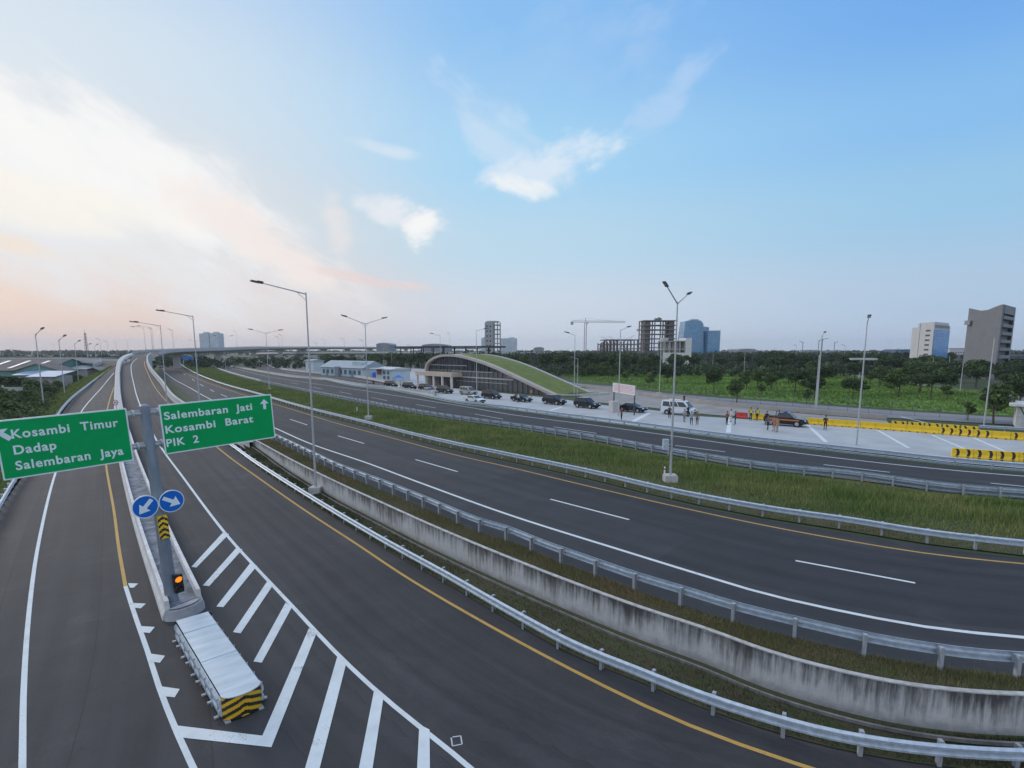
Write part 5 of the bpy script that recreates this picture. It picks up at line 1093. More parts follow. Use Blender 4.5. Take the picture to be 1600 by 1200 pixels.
root, L, h = low_house('gate_office', 'small white office with a brown slatted end wall, left of the parked cars', 588, 612, (594, 596), 573, 576, 7, PALEB, mat('white_roof', (.52, .54, .55), .7, 0, .08, .5))
mb = MB(); mb.box((L * .22, -.1, h * .72), (L * .27, .25, h * .42)); mb.build('brown_panel', mat('brown_slats', (.15, .06, .045), .7, 0, .25, 3, stretch=(1, 1, 8)), root)
mb = MB(); mb.box((L * .22, -1.0, h + .12), (L * .55, 2.6, .25)); mb.build('canopy', CONCW, root)
for x in (.55, .80):
    for z in (.7, .3): mb = MB(); mb.box((L * x, -.06, h * z), (1.3, .14, 1.0)); mb.build('window', MATS['depot_window'], root)
root, L, h = low_house('guard_hut', 'small pale hut partly hidden behind a lamp pole at the left of the depot', 478, 490, (581, 582), 561, 563, 5, PALEB, GROOF)
mb = MB(); mb.box((L * .5, -.05, h * .5), (2, .14, 1.6)); mb.build('window', MATS['depot_window'], root)
p = U(586, 589.5, 0); root = thing('blue_tank', 'small blue water tank at the side of the white office', 'tank', p); mb = MB(); mb.tube((0, 0, 0), (0, 0, 1.7), .9, n=16); mb.tube((0, 0, 1.7), (0, 0, 2.0), .9, .3, 16); mb.build('tank_body', BLUEL, root); mb = MB(); mb.tube((.8, 0, .2), (1.4, 0, .2), .08, n=6); mb.build('outlet_pipe', DARK, root)
p = U(641, 571, 0); root = thing('site_cabin', 'small pale cabin in front of the dark trees left of the hall', 'cabin', p); mb = MB(); mb.box((0, 0, 1.7), (6, 3, 2.2)); mb.build('walls', PALEB, root, bevel=.05); mb = MB(); mb.box((0, 0, 2.9), (6.3, 3.3, .2)); mb.build('roof', CONCW, root); mb = MB(); mb.box((0, 0, .3), (5, 2.4, .6)); mb.build('stilts', DARK, root)
# gate house at the right edge
p = U(1586, 668, 0); root = thing('gatehouse', 'small white gatehouse with an overhanging roof at the right picture edge', 'building', p, R(-40)); mb = MB(); mb.box((3, 3, 1.4), (6, 5, 2.8)); mb.build('walls', CONCW, root); mb = MB(); mb.box((3, 3, 2.95), (7.6, 6.6, .3)); mb.build('roof', CONCW, root); mb = MB(); mb.box((1.4, .48, 1.5), (.9, .1, 1.2)); mb.build('window', DARK, root); mb = MB(); mb.tube((1.6, -.2, 0), (.2, -.2, 2.8), .06, n=6); mb.build('stay', DARK, root)

# ------------------------------------------------------------------ left sheds
def shed(name, lb, A, B, depth, he, hr, wall, roof, skylights=0):
    d = B - A; L = d.length; root = thing(name, lb, 'shed', A, math.atan2(d.y, d.x))
    mb = MB(); mb.prism([Vector((0, 0, 0)), Vector((0, depth, 0)), Vector((0, depth, he)), Vector((0, depth / 2, hr)), Vector((0, 0, he))], (0, 0, 0), (L, 0, 0)); mb.build('walls', wall, root)
    mb = MB(); sl = Vector((0, depth / 2, hr - he))
    for s in (0, 1):
        y0, y1 = (-.6, depth / 2) if s == 0 else (depth + .6, depth / 2); z0 = he - .6 * (hr - he) / (depth / 2)
        mb.prism([Vector((0, y0, z0 + .05)), Vector((0, y1, hr + .05)), Vector((0, y1, hr + .2)), Vector((0, y0, z0 + .2))], (-.5, 0, 0), (L + .5, 0, 0))
    rf = mb.build('roof', roof, root)
    for k in range(skylights):
        x = L * (k + .7) / (skylights + .6); t0, t1 = .15, .8; mb = MB(); p0 = Vector((x, -.6 + t0 * depth / 2, he + t0 * (hr - he) + .17)); p1 = Vector((x, t1 * depth / 2, he + t1 * (hr - he) + .24)); mb.prism([p0, p1, p1 + Vector((1.3, 0, 0)), p0 + Vector((1.3, 0, 0))], (0, 0, 0), (0, 0, .04)); mb.build('skylight', mat('skylight_white', (.6, .62, .63), .5, 0, .05, 1), rf)
    return root
BROOF = mat('brown_sheet_roof', (.13, .115, .105), .85, 0, .25, .5); GREENW = mat('green_sheet_wall', (.12, .25, .22), .7, 0, .12, .4)
shed('warehouse', 'wide brown-roofed warehouse with white skylight strips at the left edge', Vector((-225, 196, -2.2)), Vector((-168, 196, -2.2)), 26, 5.2, 9.0, GREENW, BROOF, 7)
g0, g1 = Vector((-158, 196, -2.2)), Vector((-150, 222, -2.2))
shed('gable_shed', 'green gabled shed with a brown roof beside the warehouse', Vector((-156.5, 190, -2.2)), Vector((-159.6, 201, -2.2)), 14.5, 5.0, 7.6, GREENW, BROOF)
for lb, x0, x1, y0_, Y in (('low blue-roofed lean-to in front of the green gabled shed', 46, 88, 585, 176), ('small blue-roofed lean-to before the brown warehouse', 24, 52, 582.5, 182)):
    a, b = (x0 - 800) / 850 * Y, (x1 - 800) / 850 * Y; z = UD(800, y0_, Y).z; root = thing('lean_to', lb, 'shed', (a, Y, -2.2)); w = b - a
    mb = MB(); mb.box((w / 2, 4, (z + 1.6) / 2), (w, 6, z + 1.6)); mb.build('walls', CONC, root); mb = MB(); mb.prism([Vector((0, -.4, z + 1.3)), Vector((0, 8, z + 2.9)), Vector((0, 8, z + 3.1)), Vector((0, -.4, z + 1.5))], (-.4, 0, 0), (w + .4, 0, 0)); mb.build('roof', mat('blue_sheet_roof', (.27, .36, .48), .6, .1, .1, .6), root)
a = (106 - 800) / 850 * 205; root = thing('grey_shed', 'pale grey sheet-roofed shed right of the green gable', 'shed', (a, 205, -2.2)); mb = MB(); mb.box((4, 4, 2.6), (8, 8, 5.2)); mb.build('walls', CONC, root); mb = MB(); mb.prism([Vector((0, -.4, 5.2)), Vector((0, 8.4, 6.6)), Vector((0, 8.4, 6.8)), Vector((0, -.4, 5.4))], (-.4, 0, 0), (8.4, 0, 0)); mb.build('roof', GROOF, root)
p = U(22, 625, -2.2); root = thing('broken_wall', 'piece of pale weathered wall among the shrubs at the left', 'wall', p); mb = MB(); mb.box((0, 0, 1.6), (5, .25, 3.2)); mb.build('wall_face', CONCD, root); mb = MB(); mb.box((-2.4, 0, 1.8), (.35, .35, 3.6)); mb.build('pillar', CONC, root)

# ------------------------------------------------------------------ billboard, fence, low wall
p = U(976, 643, 0) ; A, B = UD(958, 606, 92), UD(992, 610, 84)
root = thing('billboard', 'white billboard with red lettering lines behind the black sedan', 'billboard', (A.x, A.y, 0), math.atan2(B.y - A.y, B.x - A.x)); bw = (Vector((B.x, B.y)) - Vector((A.x, A.y))).length; bz1, bz0 = UD(958, 598, 92).z, UD(958, 612, 92).z
mb = MB(); mb.box((bw / 2, 0, (bz0 + bz1) / 2), (bw, .15, bz1 - bz0)); bo = mb.build('board', mat('billboard_white', (.62, .60, .61), .6, 0, .04, 1), root)
for k in range(6):
    mb = MB(); z = bz1 - .22 - k * (bz1 - bz0 - .3) / 6; x = .5 if k else 1.2
    while x < bw - .5:
        l_ = random.uniform(.15, .5); mb.box((x + l_ / 2, -.08, z), (l_, .012, .07)); x += l_ + .12
    tag(mb.build('red_line', mat('faded_red', (.5, .14, .15), .7, 0, .1, 2), bo), kind='stuff')
for x in (.2, bw - .2): mb = MB(); mb.box((x, .1, bz1 / 2), (.15, .15, bz1)); mb.build('leg', DARK, root)
mb = MB(); mb.box((bw * .35, -1.0, .9), (1.6, 1.2, 1.8)); mb.build('footing', CONC, root)
lw = spline(px0([(905, 604), (925, 607), (1026, 621), (1127, 634), (1240, 644), (1320, 650.5), (1385, 656)]), 2)
mb = MB(); mb.sweep(lw, [(-.15, 0), (-.15, .75), (.15, .75), (.15, 0)]); tag(mb.build('low_wall', mat('beige_concrete', (.34, .32, .30), .9, 0, .15, .4)), 'long low beige wall along the yard behind the plaza', 'wall')
fp = spline(px0([(880, 598), (960, 607), (1026, 615), (1127, 626), (1240, 636), (1375, 647), (1500, 655), (1640, 663), (1800, 672)]), 3.0)
root = thing('mesh_fence', 'thin wire mesh fence with slim posts along the side road', 'fence', fp[0], world=True)
fpm = None
for i, q in enumerate(fp[:100]):
    if fpm is None: mb = MB(); mb.tube((0, 0, 0), (0, 0, 2.3), .03, n=6); fpm = o = mb.build('post', mat('fence_wire', (.13, .135, .14), .7, .2, .1, 3)); o.parent = root
    else: o = fpm.copy(); COL.objects.link(o); o.parent = root
    o.location = q - fp[0]
mb = MB()
for h_ in (.15, .7, 1.25, 1.8, 2.2): mb.sweep(fp, [(-.012, h_), (-.012, h_ + .024), (.012, h_ + .024), (.012, h_)])
mb.build('rail_wires', MATS['fence_wire'], root)

# ------------------------------------------------------------------ plastic road barriers
def barrier_mesh(name, m, chev):
    mb = MB(); L, H = 1.6, .85
    prof = [Vector((0, -.28, 0)), Vector((0, -.28, .16)), Vector((0, -.13, .38)), Vector((0, -.11, H)), Vector((0, .11, H)), Vector((0, .13, .38)), Vector((0, .28, .16)), Vector((0, .28, 0))]
    mb.prism(prof, (-L / 2 + .01, 0, 0), (L / 2 - .01, 0, 0)); root_o = mb.build(name, m)
    kids = []
    for x in (-.4, .4): b = MB(); b.box((x, -.282, .05), (.20, .02, .09)); kids.append(b.build('fork_slot', BLK, root_o))
    for xc in (-.4, .4) if chev else ():
        b = MB(); zs = [.17, .25, .34, .42, .50, .58, .66, .74, .82]
        yof = lambda z: float(np.interp(z, [.16, .38, H], [-.28, -.13, -.11])) - .012
        f = lambda z: xc + .13 * (1 - ((z - .48) / .34) ** 2) - .06
        for z0, z1 in zip(zs[:-1], zs[1:]): b.add([(f(z0) - .11, yof(z0), z0), (f(z0) + .11, yof(z0), z0), (f(z1) + .11, yof(z1), z1), (f(z1) - .11, yof(z1), z1)], [(0, 1, 2, 3)])
        kids.append(b.build('black_chevron', BLK, root_o))
    return root_o
protos = {}
def barriers(px_list, chevfn, m, key, lab, grp):
    P = resample(spline(px0(px_list), .5), 1.6)
    for i in range(len(P) - 1):
        ch = chevfn(i, len(P) - 1, P[i]); k = (key, ch)
        if k not in protos: o = protos[k] = barrier_mesh('road_barrier', m, ch)
        else: o = copy_tree(protos[k])
        a, b = P[i], P[i + 1]; o.location = (a + b) / 2; o.location.z = .03; o.rotation_euler = (0, 0, math.atan2(b.y - a.y, b.x - a.x))
        tag(o, lab[1] if ch else lab[0], 'barrier', grp[1] if ch else grp[0])
pxof = lambda p: 800 + 850 * p.x / (p.y * CP - (p.z - CAMZ) * SP)
barriers([(1258, 662.5), (1340, 668.5), (1450, 677), (1530, 683.5), (1600, 688.5), (1700, 694)], lambda i, n, p: 1452 < pxof(p) < 1507 or 1519 < pxof(p) < 1528 or pxof(p) > 1563, YEL, 'f', ('plain yellow plastic barrier in the front row along the plaza edge', 'yellow barrier with a black chevron in the front row along the plaza edge'), ('plain yellow plaza barriers', 'chevroned yellow plaza barriers'))
barriers([(1391, 667.5), (1450, 671.5), (1505, 676), (1529, 678)], lambda i, n, p: pxof(p) < 1505, YEL, 'f', ('plain yellow barrier at the right end of the rear row', 'yellow barrier with a black chevron in the rear row'), ('plain yellow rear row barriers', 'chevroned yellow rear row barriers'))
barriers([(1486, 714), (1540, 718), (1600, 722), (1700, 728)], lambda i, n, p: True, YEL, 'f', ('', 'yellow chevron barrier between the guard rail and the plaza at the right edge'), ('', 'yellow chevron barriers by the far road rail'))
barriers([(1149, 653), (1169, 654.5)], lambda i, n, p: False, RED, 'r', ('red plastic barrier beside the two officers in yellow vests', ''), ('red plaza barriers', ''))
barriers([(1170, 655), (1199, 657)], lambda i, n, p: False, YEL, 'f', ('plain yellow barrier behind the two officers in yellow vests', ''), ('yellow barriers behind the officers', ''))
gr = spline(px0([(1530, 674), (1600, 678), (1700, 683)]), 1); guardrail('short grey guard rail behind the yellow barriers at the right edge', gr, 1)

# ------------------------------------------------------------------ vehicles
def vehicle_proto(kind):
    D = {  # L, W, belt z, roof z, lower profile, cabin bottom x (rear, front), cabin roof x (rear, front), wheel x, wheel r, nose
        'suv':   dict(L=4.8, W=1.86, low=[(-2.38, .42), (-2.4, .75), (-2.36, 1.08), (.95, 1.10), (2.05, 1.0), (2.32, .88), (2.4, .62), (2.38, .42)], cb=(-2.30, 1.10), cr=(-2.05, .25), belt=1.06, roof=1.80, wx=(-1.45, 1.42), wr=.38),
        'sedan': dict(L=4.8, W=1.82, low=[(-2.38, .34), (-2.4, .70), (-2.3, .95), (-1.5, .99), (1.0, .96), (2.0, .84), (2.34, .68), (2.4, .5), (2.38, .34)], cb=(-1.75, 1.15), cr=(-.95, .10), belt=.94, roof=1.45, wx=(-1.38, 1.42), wr=.33),
        'mpv':   dict(L=4.8, W=1.85, low=[(-2.38, .36), (-2.4, .75), (-2.36, 1.04), (1.2, 1.06), (2.05, .95), (2.34, .80), (2.4, .5), (2.38, .36)], cb=(-2.34, 1.55), cr=(-2.2, .45), belt=1.02, roof=1.88, wx=(-1.45, 1.45), wr=.34),
        'van':   dict(L=5.3, W=1.88, low=[(-2.63, .34), (-2.65, .8), (-2.63, 1.2), (1.9, 1.2), (2.42, 1.05), (2.63, .75), (2.62, .34)], cb=(-2.62, 2.15), cr=(-2.52, 1.15), belt=1.17, roof=2.22, wx=(-1.55, 1.75), wr=.35),
        'pickup': dict(L=5.2, W=1.85, low=[(-2.58, .45), (-2.6, .8), (-2.58, 1.12), (1.0, 1.12), (2.2, 1.04), (2.52, .90), (2.6, .62), (2.58, .45)], cb=(-1.0, 1.25), cr=(-.75, .45), belt=1.08, roof=1.78, wx=(-1.65, 1.6), wr=.39)}[kind]
    root = bpy.data.objects.new('parked_car', None); COL.objects.link(root)
    w = D['W'] / 2; belt, roof = D['belt'], D['roof']; (b0, b1), (c0, c1) = D['cb'], D['cr']; wt_ = w * .78
    mb = MB(); mb.prism([Vector((x, 0, z)) for x, z in D['low']], (0, -w, 0), (0, w, 0)); mb.build('body', CARB, root, bevel=.07, smooth_=False)
    cab = MB(); wb = w * .96
    cab.add([(b0, -wb, belt), (b1, -wb, belt), (b1, wb, belt), (b0, wb, belt), (c0, -wt_, roof), (c1, -wt_, roof), (c1, wt_, roof), (c0, wt_, roof)], [(0, 1, 2, 3), (4, 5, 6, 7), (0, 1, 5, 4), (1, 2, 6, 5), (2, 3, 7, 6), (3, 0, 4, 7)])
    cab.build('cabin', CARB, root, bevel=.06)
    def pt(s, x_t, z_t):     # point on the side plane (x fraction, z fraction)
        xb = b0 + (b1 - b0) * x_t; xt = c0 + (c1 - c0) * x_t; return Vector((xb + (xt - xb) * z_t, s * (wb + (wt_ - wb) * z_t + .012), belt + (roof - belt) * z_t))
    for s in (-1, 1):
        for a, b in ((.06, .33), (.35, .62), (.64, .92)) if kind != 'pickup' else ((.06, .48), (.50, .92)):
            mb = MB(); mb.prism([pt(s, a, .14), pt(s, b, .14), pt(s, b - .01, .84), pt(s, a + .01, .84)], (0, 0, 0), (0, -s * .02, 0)); mb.build('side_window', GLASS, root)
    for xa, xb_, nm in ((b1, c1, 'windscreen'), (b0, c0, 'rear_window')):
        sg = 1 if nm == 'windscreen' else -1; q = lambda s, t: Vector((xa + (xb_ - xa) * t + sg * .015, s * (wb + (wt_ - wb) * t) * .88, belt + (roof - belt) * t)); mb = MB(); mb.prism([q(-1, .08), q(1, .08), q(1, .88), q(-1, .88)], (0, 0, 0), (-sg * .02, 0, 0)); mb.build(nm, GLASS, root)
    for x in D['wx']:
        for s in (-1, 1):
            r_ = D['wr']; mb = MB(); mb.tube((x, s * (w - .01), r_ + .06), (x, s * (w + .006), r_ + .06), r_ + .07, n=20); mb.build('wheel_arch', TYRE, root)
            mb = MB(); mb.tube((x, s * (w - .22), r_), (x, s * (w + .02), r_), r_, n=20); t_ = mb.build('wheel', TYRE, root)
            mb = MB(); mb.tube((x, s * (w + .015), r_), (x, s * (w + .032), r_), r_ * .66, r_ * .6, 12); mb.build('rim', RIM, t_)
    Lh = D['L'] / 2
    for s in (-1, 1):
        mb = MB(); mb.box((Lh - .16, s * (w - .28), belt - .26), (.26, .42, .17)); mb.build('headlight', HEADL, root, bevel=.03)
        mb = MB(); mb.box((-Lh + .04, s * (w - .14), belt - .16), (.10, .2, .34)); mb.build('tail_light', TAILL, root)
        mb = MB(); mb.box((b1 - .35, s * (w + .08), belt + .08), (.14, .2, .15)); mb.build('wing_mirror', BLK, root, bevel=.02)
    mb = MB(); mb.box((Lh - .03, 0, .52), (.10, w * 1.7, .20)); mb.build('bumper', BLK, root); mb = MB(); mb.box((Lh - .06, 0, belt - .28), (.10, w * .9, .16)); mb.build('grille', DARK, root)
    mb = MB(); mb.box((0, 0, .33), (Lh * 1.7, w * 1.8, .12)); mb.build('sill', BLK, root)
    if kind == 'pickup':
        mb = MB(); mb.box((-1.75, 0, 1.15), (1.5, w * 1.7, .1)); mb.build('load_bed', BLK, root)
        for s in (-1, 1):
            mb = MB(); mb.box((-.1, s * (w + .006), .86), (3.9, .012, .16)); mb.box((-1.5, s * (w + .006), 1.0), (1.3, .012, .10)); mb.build('orange_stripe', ORNG, root)
        mb = MB(); mb.box((-.1, 0, roof + .1), (.3, 1.2, .14)); mb.build('light_bar', BLUEL, root, bevel=.03)
        mb = MB()
        for s in (-1, 1): mb.tube((-1.1, s * .8, 1.1), (-1.0, s * .7, 1.9), .05, n=6)
        mb.tube((-1.0, -.7, 1.9), (-1.0, .7, 1.9), .05, n=6); mb.build('roll_bar', BLK, root)
    if kind == 'van':
        mb = MB(); mb.box((-.6, 0, roof + .08), (2.0, 1.0, .16)); mb.build('roof_unit', CARW, root, bevel=.05); mb = MB(); mb.tube((.7, .3, roof), (.7, .3, roof + .8), .12, .2, 8); mb.build('loudspeaker', DARK, root)
    return root
VP = {}
def car(kind, x, y, label, paint, hd=(.67, -.74), group=None, name='parked_car', cat='car'):
    if kind not in VP: VP[kind] = vehicle_proto(kind); o = VP[kind]; first = True
    else: o = copy_tree(VP[kind]); first = False
    o.name = name
    o.location = U(x, y, 0); o.location.z = .02; o.rotation_euler = (0, 0, math.atan2(hd[1], hd[0])); tag(o, label, cat, group)
    for ch in o.children:
        if ch.name.split('.')[0] in ('body', 'cabin', 'roof_unit'): ch.material_slots[0].link = 'OBJECT'; ch.material_slots[0].material = paint
    return o
GC = 'vehicles lined up on the plaza'
car('suv', 611, 605, 'dark car parked at the left end of the line, beside the white office', CARB, group=GC)
car('suv', 640, 608, 'black car parked second from the left end of the line', CARB, group=GC)
car('suv', 666, 611, 'black car half hidden behind the small grey car', CARB, group=GC)
car('sedan', 670, 615.5, 'small grey car at the guard rail before the black ones', CARS, group=GC)
car('suv', 695, 614.5, 'dark brown car in front of the hall porch columns', CARN, group=GC)
car('mpv', 732, 617, 'silver people carrier right of the hall porch', CARS, group=GC)
car('sedan', 742, 629.5, 'white car close to the guard rail, by a lamp post', CARW, group=GC)
car('mpv', 768, 623, 'tall black people carrier before the dark glass front', CARB, group=GC)
car('sedan', 815, 627.5, 'black hatchback behind the man in the white shirt', CARB, group=GC)
car('suv', 866, 632, 'black car below the low end of the grass roof', CARB, group=GC)
car('suv', 917, 637.5, 'black car by the right tip of the grass roof', CARB, group=GC)
car('sedan', 988, 643.5, 'black sedan parked in front of the billboard', CARB, hd=(.74, -.66), group=GC)
car('van', 1060, 648, 'white minibus with dark windows among standing people', CARW, hd=(.80, -.6), group=GC, name='minibus', cat='minibus')
car('pickup', 1227, 665, 'dark pickup with orange stripes and a blue light bar', CARB, hd=(.76, -.65), group=GC, name='patrol_pickup', cat='pickup')
car('sedan', 252, 575, 'small dark car far off on the bend of the main road', CARB, hd=(.45, -.9), group='far vehicles', name='far_car')
p = U(623, 601, 0); root = thing('tent', 'small bright blue canopy tent beside the leftmost parked cars', 'tent', p); mb = MB(); mb.add([(-1.4, -1.4, 2.1), (1.4, -1.4, 2.1), (1.4, 1.4, 2.1), (-1.4, 1.4, 2.1), (0, 0, 2.9)], [(0, 1, 4), (1, 2, 4), (2, 3, 4), (3, 0, 4), (0, 3, 2, 1)]); mb.build('canopy', BLUEL, root)
for a, b in ((-1, -1), (1, -1), (1, 1), (-1, 1)): mb = MB(); mb.tube((a * 1.3, b * 1.3, 0), (a * 1.3, b * 1.3, 2.1), .04, n=6); mb.build('leg', DARK, root)
# motorbike rider on the ramp
p = UR(197, 571); root = thing('motorcycle', 'small dark motorcycle with its rider on the climbing ramp', 'motorcycle', p, R(125)); mb = MB()
for x in (-.65, .65):
    for k in range(16): t0, t1 = 2 * math.pi * k / 16, 2 * math.pi * (k + 1) / 16; mb.tube((x + .3 * math.cos(t0), 0, .3 + .3 * math.sin(t0)), (x + .3 * math.cos(t1), 0, .3 + .3 * math.sin(t1)), .05, n=6)
mb.build('wheel', TYRE, root); mb = MB(); mb.chain([(-.6, 0, .6), (0, 0, .55), (.4, 0, .75), (.62, 0, .3)], [.12, .16, .1, .05], 8); mb.box((-.25, 0, .78), (.8, .25, .1)); mb.tube((.4, -.3, 1.0), (.4, .3, 1.0), .02, n=6); mb.build('frame', DARK, root)

# ------------------------------------------------------------------ people
def person_mesh(pose):
    """one continuous skinned body; materials by place: 0 skin, 1 top, 2 trousers, 3 shoes"""
    V = {}; E = []; Rr = {}
    def v(k, p, r, parent=None): V[k] = Vector(p); Rr[k] = r; (E.append((parent, k)) if parent else None)
    st = {'stand': (.10, .0, .12), 'walk': (.09, .30, .30), 'fold': (.11, .02, .10), 'lean': (.10, .12, .2)}[pose]
    sw, stride, arm = st; lean = .25 if pose == 'lean' else .02
    v('pelvis', (0, 0, .95), (.135, .10)); v('belly', (lean * .3, 0, 1.10), (.13, .095), 'pelvis'); v('chest', (lean * .8, 0, 1.30), (.15, .105), 'belly'); v('neck', (lean * 1.1, 0, 1.47), (.055, .055), 'chest')
    v('jaw', (lean * 1.2 + .02, 0, 1.56), (.068, .075), 'neck'); v('head', (lean * 1.25, 0, 1.65), (.08, .095), 'jaw'); v('crown', (lean * 1.25 - .01, 0, 1.715), (.055, .06), 'head')
    for s, n in ((1, 'l'), (-1, 'r')):
        f = stride * s
        v('hip' + n, (0, s * .09, .90), (.095, .09), 'pelvis'); v('knee' + n, (f * .55 + .02, s * sw, .50), (.06, .06), 'hip' + n); v('ank' + n, (f * .9 - .03 if f <= 0 else f, s * sw, .10), (.042, .042), 'knee' + n); v('toe' + n, (f + .15, s * (sw + .02), .04), (.04, .035), 'ank' + n)
        v('sh' + n, (lean * .9, s * .19, 1.40), (.062, .062), 'chest')
        if pose == 'fold': el, wr = (.05, s * .27, 1.12), (.24, s * .06, 1.14)
        elif pose == 'walk': el, wr = (-f * .4, s * .25, 1.13), (-f * .6 + .12, s * .25, .92)
        else: el, wr = (lean * .6 - .03, s * .26, 1.13), (lean + .06, s * .27, .90)
        v('el' + n, el, (.044, .044), 'sh' + n); v('wr' + n, wr, (.03, .032), 'el' + n); w_ = Vector(wr); dr = (w_ - Vector(el)).normalized(); v('hand' + n, w_ + dr * .08, (.038, .022), 'wr' + n)
    keys = list(V); me = bpy.data.meshes.new('p'); me.from_pydata([V[k] for k in keys], [(keys.index(a), keys.index(b)) for a, b in E], [])
    o = bpy.data.objects.new('p', me); COL.objects.link(o); md = o.modifiers.new('s', 'SKIN'); md.use_smooth_shade = True
    for i, k in enumerate(keys): me.skin_vertices[0].data[i].radius = Rr[k]; me.skin_vertices[0].data[i].use_root = (k == 'pelvis')
    o.modifiers.new('d', 'SUBSURF').levels = 1; o.modifiers['d'].render_levels = 1
    bpy.context.view_layer.update(); dg = bpy.context.evaluated_depsgraph_get(); res = bpy.data.meshes.new_from_object(o.evaluated_get(dg)); bpy.data.objects.remove(o)
    bm = bmesh.new(); bm.from_mesh(res)
    fm = MB()
    for n, s in (('l', 1), ('r', -1)):     # five fingers on each hand
        h_ = V['hand' + n]; dr = (h_ - V['wr' + n]).normalized(); sd_ = dr.cross(Vector((0, 1, 0))).normalized(); up = dr.cross(sd_)
        for k, (o_, ln) in enumerate(((-.026, .075), (-.009, .085), (.009, .08), (.025, .06))):
            p0 = h_ + sd_ * o_; p1 = p0 + dr * ln * .55; p2 = p1 + (dr * .8 - up * .5 * s).normalized() * ln * .5; fm.chain([p0, p1, p2], [.010, .009, .007], 6)
        p0 = h_ - dr * .03 + sd_ * -.03; p1 = p0 + (dr * .6 - sd_ * .8).normalized() * .05; fm.chain([p0, p1, p1 + dr * .03], [.012, .010, .008], 6)
    hx = V['head']; fm.chain([hx + Vector((.085, 0, -.01)), hx + Vector((.105, 0, -.045))], [.008, .016], 6)     # nose
    for s in (-1, 1): fm.chain([hx + Vector((0, s * .088, .01)), hx + Vector((-.01, s * .1, -.04))], [.018, .012], 6)  # ears
    tmp = bpy.data.meshes.new('f'); tmp.from_pydata([tuple(p) for p in fm.v], [], fm.f); bm.from_mesh(tmp)
    bm.to_mesh(res); bm.free(); res.materials.clear()
    for m in (SKIN, CARB, DARK, BLK): res.materials.append(m)
    hl = [V['wrl'], V['wrr'], V['handl'], V['handr']]
    for p in res.polygons:
        c_ = p.center; near = min((c_ - h_).length for h_ in hl)
        p.material_index = 0 if (c_.z > 1.475 or near < .125) else (1 if c_.z > .93 else (2 if c_.z > .12 else 3))
        if near >= .125 and abs(c_.y) > .19 and c_.z > .9: p.material_index = 1
        p.use_smooth = True
    hb = MB(); hc = V['head'] + Vector((-.015, 0, .02)); bmx = bmesh.new(); bmesh.ops.create_uvsphere(bmx, u_segments=12, v_segments=8, radius=1.0)
    vs = [Vector((q.co.x * .095, q.co.y * .1, q.co.z * .105)) + hc for q in bmx.verts]; ix = {q: i for i, q in enumerate(bmx.verts)}
    fs = [tuple(ix[q] for q in f.verts) for f in bmx.faces if (f.calc_center_median().z > -.05 + .75 * max(0, f.calc_center_median().x))]; bmx.free(); hb.add(vs, fs)
    return res, hb
PM = {}
CL_ = {}
def cloth(rgb): 
    k = 'cloth_%d_%d_%d' % tuple(int(x * 255) for x in rgb); return mat(k, rgb, .9, 0, .15, 6)
def person(x, y, pose, top, legs, label, rz, hat=None, vest=False, scale=1.07):
    if pose not in PM:
        res, hb = person_mesh(pose); h_ = hb.build('hair_tmp', HAIR); PM[pose] = (res, h_.data); bpy.data.objects.remove(h_)
    o = bpy.data.objects.new('person', PM[pose][0]); COL.objects.link(o); o.location = U(x, y, 0); o.location.z = .025; o.rotation_euler = (0, 0, R(rz)); o.scale = (scale,) * 3
    for i, m in ((1, top), (2, legs)): o.material_slots[i].link = 'OBJECT'; o.material_slots[i].material = cloth(m)
    h_ = bpy.data.objects.new('hair' if not hat else 'cap', PM[pose][1]); COL.objects.link(h_); h_.parent = o
    if hat: h_.material_slots[0].link = 'OBJECT'; h_.material_slots[0].material = cloth(hat)
    if vest:
        mb = MB(); ring = []
        for z, a, b in ((1.0, .165, .125), (1.15, .165, .13), (1.32, .18, .14), (1.43, .15, .11)):
            ring.append([Vector((.02 + b * math.cos(2 * math.pi * k / 16), a * 1.12 * math.sin(2 * math.pi * k / 16), z)) for k in range(16)])
        for r_ in range(3): mb.add(ring[r_] + ring[r_ + 1], [(k, (k + 1) % 16, 16 + (k + 1) % 16, 16 + k) for k in range(16)])
        mb.build('reflective_vest', cloth((.62, .60, .04)), o)
    tag(o, label, 'person', 'people on the plaza'); return o
DK, NV, KH = (.015, .015, .018), (.02, .025, .05), (.18, .13, .07)
person(971, 656.5, 'fold', (.22, .05, .05), DK, 'person in a red-brown top standing at the guard rail under the billboard', 200)
person(1046, 654, 'stand', DK, DK, 'person all in black standing at the rear of the white minibus', 250)
person(1069, 660, 'stand', (.28, .28, .27), (.16, .16, .16), 'person in a pale grey uniform standing before the minibus door', 30)
person(1075, 652.5, 'fold', (.03, .03, .04), DK, 'person in dark clothes close to the front door of the minibus', 120)
person(1080, 664.5, 'fold', (.25, .28, .33), NV, 'person in a pale blue shirt standing in front of the minibus', 70)
person(1089, 664.5, 'stand', (.20, .15, .05), DK, 'person in a mustard shirt right of the minibus group', 240)
person(1135.5, 664, 'stand', (.20, .07, .04), DK, 'person in a rust-coloured shirt left of the white bay line', 20)
person(1142, 660, 'stand', (.55, .55, .52), (.45, .45, .42), 'person all in white beside the bay line', 180)
person(1148.5, 664, 'fold', (.05, .05, .05), DK, 'person in dark clothes with a red sash right of the bay line', 160)
person(1172.7, 657, 'stand', (.05, .06, .05), DK, 'left officer in a yellow reflective vest before the yellow barriers', 260, vest=True, hat=DK)
person(1182.5, 657.5, 'stand', (.05, .06, .05), DK, 'right officer in a yellow reflective vest before the yellow barriers', 280, vest=True, hat=DK)
person(1197, 664.5, 'lean', DK, DK, 'person in black leaning at the tail of the orange-striped pickup', 60)
